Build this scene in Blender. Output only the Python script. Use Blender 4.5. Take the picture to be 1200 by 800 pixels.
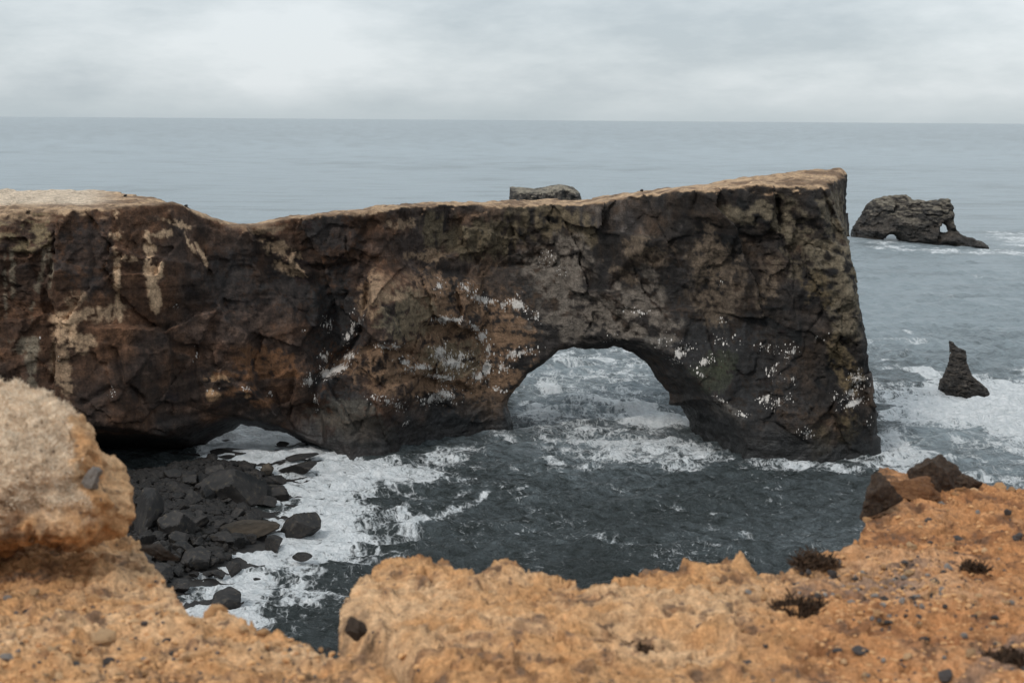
import bpy, bmesh, math, random
import numpy as np

# ------------------------------------------------------------------ camera, world, sun, exposure
for o in list(bpy.data.objects):
    bpy.data.objects.remove(o)
SC = bpy.context.scene
COL = SC.collection
FPX = 1667.0                       # focal length in pixels of the 1200 px wide photograph (50 mm)
CAM_H = 80.0
PITCH = math.atan(260.5 / FPX)
ROLL = math.radians(0.40)
cp, sp = math.cos(PITCH), math.sin(PITCH)
FWD = np.array([0, cp, -sp]); UP0 = np.array([0, sp, cp]); RT0 = np.array([1.0, 0, 0])
cr, sr = math.cos(ROLL), math.sin(ROLL)
UP = cr * UP0 - sr * RT0
RT = cr * RT0 + sr * UP0
CAM = np.array([0, 0, CAM_H])

cam_data = bpy.data.cameras.new('camera')
cam = bpy.data.objects.new('camera', cam_data); COL.objects.link(cam)
from mathutils import Matrix, Vector
M = Matrix(((RT[0], UP[0], -FWD[0], 0), (RT[1], UP[1], -FWD[1], 0), (RT[2], UP[2], -FWD[2], CAM_H), (0, 0, 0, 1)))
cam.matrix_world = M
cam_data.sensor_width = 36.0
cam_data.lens = FPX / 1200 * 36
cam_data.clip_start = 0.1
cam_data.clip_end = 200000
cam_data.dof.use_dof = True
cam_data.dof.focus_distance = 330
cam_data.dof.aperture_fstop = 3.8
SC.camera = cam

SUN_EL, SUN_AZ = math.radians(43), math.radians(218)      # azimuth clockwise from +Y: behind the camera, to the left
SKY_STRENGTH = 0.1
world = bpy.data.worlds.new('World'); SC.world = world; world.use_nodes = True
wn, wl = world.node_tree.nodes, world.node_tree.links
wn.clear()


def nd(nodes, t, **kw):
    n = nodes.new(t)
    for k, v in kw.items():
        setattr(n, k, v)
    return n


def build_world():
    out = nd(wn, 'ShaderNodeOutputWorld'); bg = nd(wn, 'ShaderNodeBackground')
    bg.inputs['Strength'].default_value = SKY_STRENGTH
    wl.new(bg.outputs[0], out.inputs[0])
    sky = nd(wn, 'ShaderNodeTexSky', sky_type='NISHITA', sun_disc=False)
    sky.sun_elevation = SUN_EL; sky.sun_rotation = SUN_AZ
    tc = nd(wn, 'ShaderNodeTexCoord')
    sep = nd(wn, 'ShaderNodeSeparateXYZ'); wl.new(tc.outputs['Generated'], sep.inputs[0])
    mp = nd(wn, 'ShaderNodeMapping'); mp.inputs['Scale'].default_value = (1, 1, 3.4)
    mp.inputs['Location'].default_value = (5.1, 2.2, 1.4)
    wl.new(tc.outputs['Generated'], mp.inputs[0])
    n1 = nd(wn, 'ShaderNodeTexNoise'); n1.inputs['Scale'].default_value = 3.4; n1.inputs['Detail'].default_value = 7
    n1.inputs['Roughness'].default_value = 0.5; n1.inputs['Distortion'].default_value = 0.2
    wl.new(mp.outputs[0], n1.inputs[0])
    n2 = nd(wn, 'ShaderNodeTexNoise'); n2.inputs['Scale'].default_value = 11; n2.inputs['Detail'].default_value = 6
    n2.inputs['Roughness'].default_value = 0.6
    wl.new(mp.outputs[0], n2.inputs[0])
    a = nd(wn, 'ShaderNodeMath', operation='MULTIPLY'); a.inputs[1].default_value = 0.28
    wl.new(n2.outputs[0], a.inputs[0])
    b = nd(wn, 'ShaderNodeMath', operation='MULTIPLY_ADD'); b.inputs[1].default_value = 0.72
    wl.new(n1.outputs[0], b.inputs[0]); wl.new(a.outputs[0], b.inputs[2])
    # banks of cloud: darker blue grey bases and paler tops; paler toward the zenith as an overcast sky is
    rp = nd(wn, 'ShaderNodeValToRGB')
    e = rp.color_ramp.elements
    e[0].position = 0.41; e[0].color = (0.53, 0.595, 0.64, 1)
    e[1].position = 0.59; e[1].color = (0.80, 0.85, 0.88, 1)
    m = e.new(0.5); m.color = (0.67, 0.73, 0.765, 1)
    wl.new(b.outputs[0], rp.inputs[0])
    # a plain rain-blue band low over the sea
    hz = nd(wn, 'ShaderNodeMapRange'); hz.inputs[1].default_value = -0.002; hz.inputs[2].default_value = 0.022
    wl.new(sep.outputs[2], hz.inputs[0])
    mixh = nd(wn, 'ShaderNodeMixRGB'); mixh.inputs[1].default_value = (0.50, 0.575, 0.61, 1)
    hp = nd(wn, 'ShaderNodeMath', operation='MULTIPLY_ADD'); hp.inputs[1].default_value = 0.7; hp.inputs[2].default_value = 0.3
    wl.new(hz.outputs[0], hp.inputs[0]); wl.new(hp.outputs[0], mixh.inputs[0]); wl.new(rp.outputs[0], mixh.inputs[2])
    zen = nd(wn, 'ShaderNodeMapRange'); zen.inputs[1].default_value = 0; zen.inputs[2].default_value = 1
    zen.inputs[3].default_value = 0.98; zen.inputs[4].default_value = 1.55
    wl.new(sep.outputs[2], zen.inputs[0])
    vm = nd(wn, 'ShaderNodeVectorMath', operation='SCALE')
    wl.new(mixh.outputs[0], vm.inputs[0])
    k = nd(wn, 'ShaderNodeMath', operation='MULTIPLY'); k.inputs[1].default_value = 1 / SKY_STRENGTH
    wl.new(zen.outputs[0], k.inputs[0]); wl.new(k.outputs[0], vm.inputs['Scale'])
    mx = nd(wn, 'ShaderNodeMixRGB'); mx.inputs[0].default_value = 0.9
    wl.new(sky.outputs[0], mx.inputs[1]); wl.new(vm.outputs[0], mx.inputs[2])
    wl.new(mx.outputs[0], bg.inputs[0])


build_world()
sun_d = bpy.data.lights.new('sun', 'SUN'); sun_d.energy = 1.5; sun_d.angle = math.radians(10)
sun_d.color = (1.0, 0.95, 0.88)
sun = bpy.data.objects.new('sun', sun_d); COL.objects.link(sun)
sdir = Vector((math.sin(SUN_AZ) * math.cos(SUN_EL), math.cos(SUN_AZ) * math.cos(SUN_EL), math.sin(SUN_EL)))
sun.rotation_euler = sdir.to_track_quat('Z', 'Y').to_euler()
sun.location = sdir * 300
SC.view_settings.view_transform = 'Standard'
SC.view_settings.look = 'None'
SC.view_settings.exposure = 0.0
SC.view_settings.gamma = 1.0

# ------------------------------------------------------------------ numeric helpers


def ray(u, v):
    u = np.asarray(u, float); v = np.asarray(v, float)
    return FWD + ((u - 600) / FPX)[..., None] * RT - ((v - 400) / FPX)[..., None] * UP


def at_y(u, v, Y):
    d = ray(u, v); t = np.asarray(Y, float) / d[..., 1]
    return d[..., 0] * t, CAM_H + d[..., 2] * t


def at_z(u, v, Z):
    d = ray(u, v); t = (np.asarray(Z, float) - CAM_H) / d[..., 2]
    return d[..., 0] * t, d[..., 1] * t


def project(P):
    D = P - CAM
    w = D @ FWD
    w = np.where(np.abs(w) < 1e-3, 1e-3, w)
    return 600 + FPX * (D @ RT) / w, 400 - FPX * (D @ UP) / w


def sstep(a, b, x):
    t = np.clip((x - a) / (b - a), 0, 1)
    return t * t * (3 - 2 * t)


def _h(i, j, k, seed):
    with np.errstate(over='ignore'):
        n = (i.astype(np.int64).astype(np.uint32) * np.uint32(374761393) + j.astype(np.int64).astype(np.uint32) * np.uint32(668265263)
             + k.astype(np.int64).astype(np.uint32) * np.uint32(2147483647 - 58) + np.uint32((seed * 1274126177) & 0xffffffff))
        n = (n ^ (n >> np.uint32(13))) * np.uint32(1274126177)
        n = (n ^ (n >> np.uint32(15))) * np.uint32(2246822519)
        n = n ^ (n >> np.uint32(16))
    return n.astype(np.float32) / np.float32(4294967295)


def vnoise3(x, y, z, seed=0):
    """value noise, -1..1"""
    x = np.asarray(x, np.float32); y = np.asarray(y, np.float32); z = np.asarray(z, np.float32)
    x, y, z = np.broadcast_arrays(x, y, z)
    i = np.floor(x); j = np.floor(y); k = np.floor(z)
    fx, fy, fz = x - i, y - j, z - k
    fx = fx * fx * (3 - 2 * fx); fy = fy * fy * (3 - 2 * fy); fz = fz * fz * (3 - 2 * fz)
    r = 0
    for a in (0, 1):
        wa = fx if a else 1 - fx
        for b in (0, 1):
            wb = fy if b else 1 - fy
            for c in (0, 1):
                wc = fz if c else 1 - fz
                r = r + wa * wb * wc * _h(i + a, j + b, k + c, seed)
    return r * 2 - 1


def vnoise2(x, y, seed=0):
    x = np.asarray(x, np.float32); y = np.asarray(y, np.float32)
    x, y = np.broadcast_arrays(x, y)
    i = np.floor(x); j = np.floor(y); z = np.zeros_like(i)
    fx, fy = x - i, y - j
    fx = fx * fx * (3 - 2 * fx); fy = fy * fy * (3 - 2 * fy)
    r = 0
    for a in (0, 1):
        wa = fx if a else 1 - fx
        for b in (0, 1):
            wb = fy if b else 1 - fy
            r = r + wa * wb * _h(i + a, j + b, z, seed)
    return r * 2 - 1


def fbm2(x, y, oct=5, seed=0, gain=0.5):
    r = 0; a = 1; f = 1; s = 0
    for o in range(oct):
        r = r + a * vnoise2(x * f + 17.3 * o, y * f - 9.1 * o, seed + o); s += a
        a *= gain; f *= 2.03
    return r / s


def fbm3(x, y, z, oct=4, seed=0, gain=0.5):
    r = 0; a = 1; f = 1; s = 0
    for o in range(oct):
        r = r + a * vnoise3(x * f + 17.3 * o, y * f - 9.1 * o, z * f + 5.7 * o, seed + o); s += a
        a *= gain; f *= 2.03
    return r / s


def ridge2(x, y, oct=4, seed=0):
    r = 0; a = 1; f = 1; s = 0
    for o in range(oct):
        r = r + a * (1 - 2 * np.abs(vnoise2(x * f + 7.3 * o, y * f - 3.1 * o, seed + o))); s += a
        a *= 0.5; f *= 2.1
    return r / s


def facets2(x, y, seed=0, tilt=0.8, ids=None):
    """broken-block relief: every cell of a jittered lattice is its own tilted plane"""
    i0 = np.floor(x); j0 = np.floor(y)
    best = np.full(x.shape, 1e9, np.float32); out = np.zeros(x.shape, np.float32)
    z = np.zeros_like(i0)
    for a in (-1, 0, 1):
        for b in (-1, 0, 1):
            i = i0 + a; j = j0 + b
            px = i + 0.1 + 0.8 * _h(i, j, z, seed); py = j + 0.1 + 0.8 * _h(i, j, z, seed + 1)
            d = (x - px) ** 2 + (y - py) ** 2
            hgt = (_h(i, j, z, seed + 2) - 0.5) * 1.2 + tilt * 2 * ((_h(i, j, z, seed + 3) - 0.5) * (x - px) + (_h(i, j, z, seed + 4) - 0.5) * (y - py))
            m = d < best
            best = np.where(m, d, best); out = np.where(m, hgt, out)
            if ids is not None:
                ids[0] = np.where(m, _h(i, j, z, seed + 5), ids[0]); ids[1] = np.where(m, _h(i, j, z, seed + 6), ids[1])
    return out


def poly_sdf(px, pz, X, Z):
    """signed distance to a polygon, positive inside"""
    n = len(px); d = np.full(X.shape, 1e9); inside = np.zeros(X.shape, bool)
    for a in range(n):
        x0, z0, x1, z1 = px[a], pz[a], px[(a + 1) % n], pz[(a + 1) % n]
        ex, ez = x1 - x0, z1 - z0
        t = np.clip(((X - x0) * ex + (Z - z0) * ez) / (ex * ex + ez * ez + 1e-12), 0, 1)
        d = np.minimum(d, (X - x0 - t * ex) ** 2 + (Z - z0 - t * ez) ** 2)
        c = ((z0 > Z) != (z1 > Z)) & (X < (x1 - x0) * (Z - z0) / (z1 - z0 + 1e-12) + x0)
        inside ^= c
    d = np.sqrt(d)
    return np.where(inside, d, -d)


def seg_dist(U, V, pts):
    d = np.full(np.shape(U), 1e9)
    for (x0, z0), (x1, z1) in zip(pts[:-1], pts[1:]):
        ex, ez = x1 - x0, z1 - z0
        t = np.clip(((U - x0) * ex + (V - z0) * ez) / (ex * ex + ez * ez + 1e-9), 0, 1)
        d = np.minimum(d, np.hypot(U - x0 - t * ex, V - z0 - t * ez))
    return d


def blob(U, V, cu, cv, su, sv, ang=0.0):
    c, s = math.cos(math.radians(ang)), math.sin(math.radians(ang))
    a = (U - cu) * c + (V - cv) * s; b = -(U - cu) * s + (V - cv) * c
    return np.exp(-0.5 * ((a / su) ** 2 + (b / sv) ** 2))


def smin(a, b, k):
    h = np.clip(0.5 + 0.5 * (b - a) / k, 0, 1)
    return b + (a - b) * h - k * h * (1 - h)


def surface_nets(F, ox, oy, oz, dx, dy, dz):
    ins = F > 0
    nx, ny, nz = F.shape
    cnt = np.zeros((nx - 1, ny - 1, nz - 1), np.uint8)
    for a in (0, 1):
        for b in (0, 1):
            for c in (0, 1):
                cnt += ins[a:nx - 1 + a, b:ny - 1 + b, c:nz - 1 + c]
    act = (cnt > 0) & (cnt < 8)
    ii, jj, kk = np.nonzero(act)
    idx = np.full(act.shape, -1, np.int32); idx[ii, jj, kk] = np.arange(len(ii))
    cv = {}
    for a in (0, 1):
        for b in (0, 1):
            for c in (0, 1):
                cv[a, b, c] = F[ii + a, jj + b, kk + c]
    P = np.zeros((len(ii), 3), np.float32); N = np.zeros(len(ii), np.float32)
    corners = list(cv.keys())
    for A in corners:
        for ax in range(3):
            if A[ax] == 0:
                B = list(A); B[ax] = 1; B = tuple(B)
                f0, f1 = cv[A], cv[B]
                m = (f0 > 0) != (f1 > 0)
                t = np.where(m, f0 / np.where(m, f0 - f1, 1), 0)
                for q in range(3):
                    P[:, q] += m * ((A[q] + t) if q == ax else A[q])
                N += m
    P /= N[:, None]
    P[:, 0] = ox + (ii + P[:, 0]) * dx; P[:, 1] = oy + (jj + P[:, 1]) * dy; P[:, 2] = oz + (kk + P[:, 2]) * dz
    quads = []
    a = ins[:-1, :, :] != ins[1:, :, :]; i, j, k = np.nonzero(a[:, 1:-1, 1:-1]); j += 1; k += 1
    q = np.stack([idx[i, j - 1, k - 1], idx[i, j, k - 1], idx[i, j, k], idx[i, j - 1, k]], 1)
    f = ins[i, j, k]; q[~f] = q[~f][:, ::-1]; quads.append(q)
    a = ins[:, :-1, :] != ins[:, 1:, :]; i, j, k = np.nonzero(a[1:-1, :, 1:-1]); i += 1; k += 1
    q = np.stack([idx[i - 1, j, k - 1], idx[i - 1, j, k], idx[i, j, k], idx[i, j, k - 1]], 1)
    f = ins[i, j, k]; q[~f] = q[~f][:, ::-1]; quads.append(q)
    a = ins[:, :, :-1] != ins[:, :, 1:]; i, j, k = np.nonzero(a[1:-1, 1:-1, :]); i += 1; j += 1
    q = np.stack([idx[i - 1, j - 1, k], idx[i, j - 1, k], idx[i, j, k], idx[i - 1, j, k]], 1)
    f = ins[i, j, k]; q[~f] = q[~f][:, ::-1]; quads.append(q)
    Q = np.concatenate(quads)
    return P, Q[(Q >= 0).all(1)]


def vnormals(P, Q):
    e1 = P[Q[:, 2]] - P[Q[:, 0]]; e2 = P[Q[:, -1]] - P[Q[:, 1]]
    n = np.cross(e1, e2); N = np.zeros_like(P)
    for c in range(Q.shape[1]):
        for q in range(3):
            N[:, q] += np.bincount(Q[:, c], n[:, q], len(P))
    return N / (np.linalg.norm(N, axis=1, keepdims=True) + 1e-9)


def mesh_from(name, P, Q, smooth=True):
    me = bpy.data.meshes.new(name)
    n = Q.shape[1]
    me.vertices.add(len(P)); me.vertices.foreach_set('co', np.ascontiguousarray(P, np.float32).ravel())
    me.loops.add(Q.size); me.loops.foreach_set('vertex_index', np.ascontiguousarray(Q, np.int32).ravel())
    me.polygons.add(len(Q)); me.polygons.foreach_set('loop_start', np.arange(0, Q.size, n, dtype=np.int32))
    me.polygons.foreach_set('loop_total', np.full(len(Q), n, np.int32))
    me.update(calc_edges=True)
    me.polygons.foreach_set('use_smooth', np.full(len(Q), smooth, bool))
    me.validate(clean_customdata=False)
    return me


def add_attr(me, name, data, col=False):
    if col:
        a = me.attributes.new(name, 'FLOAT_COLOR', 'POINT')
        d = np.ones((len(data), 4), np.float32); d[:, :3] = data
        a.data.foreach_set('color', d.ravel())
    else:
        a = me.attributes.new(name, 'FLOAT', 'POINT')
        a.data.foreach_set('value', np.ascontiguousarray(data, np.float32))


def link(name, me, mat=None, label=None, cat=None, group=None, kind=None, parent=None):
    o = bpy.data.objects.new(name, me); COL.objects.link(o)
    if mat is not None and len(me.materials) == 0:
        me.materials.append(mat)
    for k, v in (('label', label), ('category', cat), ('group', group), ('kind', kind)):
        if v:
            o[k] = v
    if parent:
        o.parent = parent
    return o


# ------------------------------------------------------------------ materials
def new_mat(name):
    m = bpy.data.materials.new(name); m.use_nodes = True
    n, l = m.node_tree.nodes, m.node_tree.links
    n.clear()
    out = nd(n, 'ShaderNodeOutputMaterial'); b = nd(n, 'ShaderNodeBsdfPrincipled')
    l.new(b.outputs[0], out.inputs[0])
    return m, n, l, b


def noise(n, l, vec, scale, detail=4, rough=0.55, dist=0.0):
    t = nd(n, 'ShaderNodeTexNoise'); t.inputs['Scale'].default_value = scale; t.inputs['Detail'].default_value = detail
    t.inputs['Roughness'].default_value = rough; t.inputs['Distortion'].default_value = dist
    if vec is not None:
        l.new(vec, t.inputs['Vector'])
    return t.outputs[0]


def mapping(n, l, vec, scale, rot=(0, 0, 0)):
    m = nd(n, 'ShaderNodeMapping'); m.inputs['Scale'].default_value = scale; m.inputs['Rotation'].default_value = rot
    l.new(vec, m.inputs[0])
    return m.outputs[0]


def math_(n, l, op, a, b=None, c=None, clamp=False):
    m = nd(n, 'ShaderNodeMath', operation=op, use_clamp=clamp)
    for i, v in enumerate((a, b, c)):
        if v is None:
            continue
        if isinstance(v, (int, float)):
            m.inputs[i].default_value = v
        else:
            l.new(v, m.inputs[i])
    return m.outputs[0]


def maprange(n, l, v, a, b, c=0.0, d=1.0, smooth=False):
    m = nd(n, 'ShaderNodeMapRange')
    if smooth:
        m.interpolation_type = 'SMOOTHSTEP'
    l.new(v, m.inputs[0])
    for i, x in enumerate((a, b, c, d)):
        m.inputs[i + 1].default_value = x
    return m.outputs[0]


def mixc(n, l, f, a, b, blend='MIX'):
    m = nd(n, 'ShaderNodeMixRGB', blend_type=blend)
    for i, v in enumerate((f, a, b)):
        if isinstance(v, (int, float)):
            m.inputs[i].default_value = v
        elif isinstance(v, tuple):
            m.inputs[i].default_value = (*v, 1)
        else:
            l.new(v, m.inputs[i])
    return m.outputs[0]


def bump(n, l, h, strength, dist, prev=None):
    b = nd(n, 'ShaderNodeBump'); b.inputs['Strength'].default_value = strength; b.inputs['Distance'].default_value = dist
    l.new(h, b.inputs['Height'])
    if prev is not None:
        l.new(prev, b.inputs['Normal'])
    return b.outputs[0]


def attr(n, name, out=0):
    a = nd(n, 'ShaderNodeAttribute', attribute_name=name)
    return a.outputs['Color'] if out == 0 else a.outputs['Fac']


def cliff_material(name, sc=1.0, guano=True):
    m, n, l, b = new_mat(name)
    tc = nd(n, 'ShaderNodeTexCoord').outputs['Object']
    base = attr(n, 'tint')
    g1 = noise(n, l, tc, 0.55 * sc, 5, 0.62)
    g2 = noise(n, l, tc, 2.4 * sc, 4, 0.65)
    strk = noise(n, l, mapping(n, l, tc, (1.1 * sc, 1.1 * sc, 0.22 * sc)), 1.0, 5, 0.65)
    k = math_(n, l, 'MULTIPLY', maprange(n, l, g1, 0.3, 0.7, 0.62, 1.38), maprange(n, l, g2, 0.3, 0.7, 0.62, 1.4))
    k = math_(n, l, 'MULTIPLY', k, maprange(n, l, strk, 0.3, 0.7, 0.78, 1.22))
    vm = nd(n, 'ShaderNodeVectorMath', operation='SCALE'); l.new(base, vm.inputs[0]); l.new(k, vm.inputs['Scale'])
    colr = vm.outputs[0]
    # strata and joints
    stv = mapping(n, l, tc, (0.05 * sc, 0.05 * sc, 0.75 * sc))
    st = noise(n, l, stv, 1.0, 6, 0.6, 0.4)
    vor = nd(n, 'ShaderNodeTexVoronoi', feature='DISTANCE_TO_EDGE'); vor.inputs['Scale'].default_value = 0.26 * sc
    wv = nd(n, 'ShaderNodeVectorMath', operation='ADD')
    wn_ = nd(n, 'ShaderNodeTexNoise'); wn_.inputs['Scale'].default_value = 0.5 * sc; wn_.inputs['Detail'].default_value = 3
    l.new(tc, wn_.inputs[0])
    wsc = nd(n, 'ShaderNodeVectorMath', operation='SCALE'); wsc.inputs['Scale'].default_value = 3.2 / sc
    l.new(wn_.outputs['Color'], wsc.inputs[0]); l.new(tc, wv.inputs[0]); l.new(wsc.outputs[0], wv.inputs[1])
    l.new(mapping(n, l, wv.outputs[0], (1, 1, 0.6)), vor.inputs['Vector'])
    crack = maprange(n, l, vor.outputs['Distance'], 0.0, 0.05, 0.0, 1.0, True)
    hgt = math_(n, l, 'ADD', math_(n, l, 'MULTIPLY', st, 0.8), math_(n, l, 'MULTIPLY', crack, 0.12))
    rdg = nd(n, 'ShaderNodeTexNoise', noise_type='RIDGED_MULTIFRACTAL'); rdg.inputs['Scale'].default_value = 0.22 * sc; rdg.inputs['Detail'].default_value = 6
    rdg.inputs['Roughness'].default_value = 0.6; l.new(mapping(n, l, wv.outputs[0], (1, 1, 0.8)), rdg.inputs['Vector'])
    rb = maprange(n, l, attr(n, 'rubbly', 1), 0, 1, 0.3, 1.0)
    nr = bump(n, l, math_(n, l, 'MULTIPLY', hgt, rb), 0.8, 1.1 / sc)
    nr = bump(n, l, math_(n, l, 'MULTIPLY', rdg.outputs[0], rb), 0.55, 0.6 / sc, nr)
    g1 = math_(n, l, 'MULTIPLY', g1, rb); g2 = math_(n, l, 'MULTIPLY', g2, rb)
    nr = bump(n, l, g1, 0.8, 1.5 / sc, nr)
    nr = bump(n, l, g2, 0.7, 0.5 / sc, nr)
    if guano:
        gd = attr(n, 'guano', 1)
        facs = []
        for sc2, r0 in ((1.5, 0.40), (2.7, 0.38)):
            v2 = nd(n, 'ShaderNodeTexVoronoi'); v2.inputs['Scale'].default_value = sc2
            l.new(mapping(n, l, tc, (1, 1, 0.48)), v2.inputs['Vector'])
            sel = nd(n, 'ShaderNodeSeparateColor'); l.new(v2.outputs['Color'], sel.inputs[0])
            on = maprange(n, l, math_(n, l, 'SUBTRACT', math_(n, l, 'MULTIPLY', gd, 0.55), sel.outputs[0]), -0.02, 0.03)
            facs.append(math_(n, l, 'MULTIPLY', on, maprange(n, l, v2.outputs['Distance'], r0 - 0.14, r0, 1, 0)))
        gs = noise(n, l, mapping(n, l, tc, (1.0, 1.0, 0.35)), 1.3, 4, 0.7)
        facs.append(maprange(n, l, math_(n, l, 'ADD', gs, math_(n, l, 'MULTIPLY', gd, 0.5)), 0.82, 1.0, 0, 0.85, True))
        fac = math_(n, l, 'MAXIMUM', math_(n, l, 'MAXIMUM', facs[0], facs[1]), facs[2])
        fac = math_(n, l, 'MULTIPLY', fac, maprange(n, l, gd, 0.03, 0.12))
        colr = mixc(n, l, fac, colr, (0.66, 0.62, 0.58))
    l.new(colr, b.inputs['Base Color'])
    wet = attr(n, 'wet', 1)
    l.new(maprange(n, l, wet, 0, 1, 0.9, 0.45), b.inputs['Roughness'])
    b.inputs['Specular IOR Level'].default_value = 0.35
    l.new(nr, b.inputs['Normal'])
    return m


def rock_material(name, c0, c1, scale, rough=0.9, c2=None, bdist=0.05):
    m, n, l, b = new_mat(name)
    tc = nd(n, 'ShaderNodeTexCoord').outputs['Object']
    oi = nd(n, 'ShaderNodeObjectInfo').outputs['Random']
    ad = nd(n, 'ShaderNodeVectorMath', operation='ADD'); l.new(tc, ad.inputs[0])
    cb = nd(n, 'ShaderNodeCombineXYZ'); l.new(math_(n, l, 'MULTIPLY', oi, 50.0), cb.inputs[0]); l.new(cb.outputs[0], ad.inputs[1])
    g1 = noise(n, l, ad.outputs[0], scale, 5, 0.65); g2 = noise(n, l, ad.outputs[0], scale * 5, 4, 0.7)
    colr = mixc(n, l, maprange(n, l, g1, 0.35, 0.65), c0, c1)
    if c2:
        colr = mixc(n, l, maprange(n, l, g2, 0.55, 0.68, 0, 0.7), colr, c2)
    vm = nd(n, 'ShaderNodeVectorMath', operation='SCALE'); l.new(colr, vm.inputs[0])
    kk = math_(n, l, 'MULTIPLY', maprange(n, l, oi, 0, 1, 0.75, 1.3), maprange(n, l, g2, 0.3, 0.7, 0.7, 1.3))
    l.new(kk, vm.inputs['Scale'])
    l.new(vm.outputs[0], b.inputs['Base Color'])
    b.inputs['Roughness'].default_value = rough
    b.inputs['Specular IOR Level'].default_value = 0.3
    nr = bump(n, l, g1, 0.6, bdist * 2); nr = bump(n, l, g2, 0.7, bdist, nr)
    l.new(nr, b.inputs['Normal'])
    return m


def sand_material(name):
    m, n, l, b = new_mat(name)
    tc = nd(n, 'ShaderNodeTexCoord').outputs['Object']
    base = attr(n, 'tint')
    g1 = noise(n, l, tc, 4.5, 5, 0.62); g2 = noise(n, l, tc, 22, 4, 0.65); g3 = noise(n, l, tc, 90, 3, 0.7)
    k = math_(n, l, 'MULTIPLY', maprange(n, l, g1, 0.3, 0.7, 0.84, 1.16), maprange(n, l, g2, 0.3, 0.7, 0.62, 1.36))
    k = math_(n, l, 'MULTIPLY', k, maprange(n, l, g3, 0.3, 0.7, 0.7, 1.3))
    vm = nd(n, 'ShaderNodeVectorMath', operation='SCALE'); l.new(base, vm.inputs[0]); l.new(k, vm.inputs['Scale'])
    # scattered dark grit
    v = nd(n, 'ShaderNodeTexVoronoi'); v.inputs['Scale'].default_value = 26; l.new(tc, v.inputs['Vector'])
    sel = nd(n, 'ShaderNodeSeparateColor'); l.new(v.outputs['Color'], sel.inputs[0])
    f = math_(n, l, 'MULTIPLY', maprange(n, l, v.outputs['Distance'], 0.22, 0.34, 1, 0), maprange(n, l, sel.outputs[0], 0.86, 0.9))
    colr = mixc(n, l, math_(n, l, 'MULTIPLY', f, 0.75), vm.outputs[0], (0.10, 0.07, 0.055))
    l.new(colr, b.inputs['Base Color'])
    b.inputs['Roughness'].default_value = 0.95; b.inputs['Specular IOR Level'].default_value = 0.15
    nr = bump(n, l, g1, 0.5, 0.06); nr = bump(n, l, g2, 0.8, 0.03, nr); nr = bump(n, l, g3, 0.6, 0.008, nr)
    l.new(nr, b.inputs['Normal'])
    return m


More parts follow.
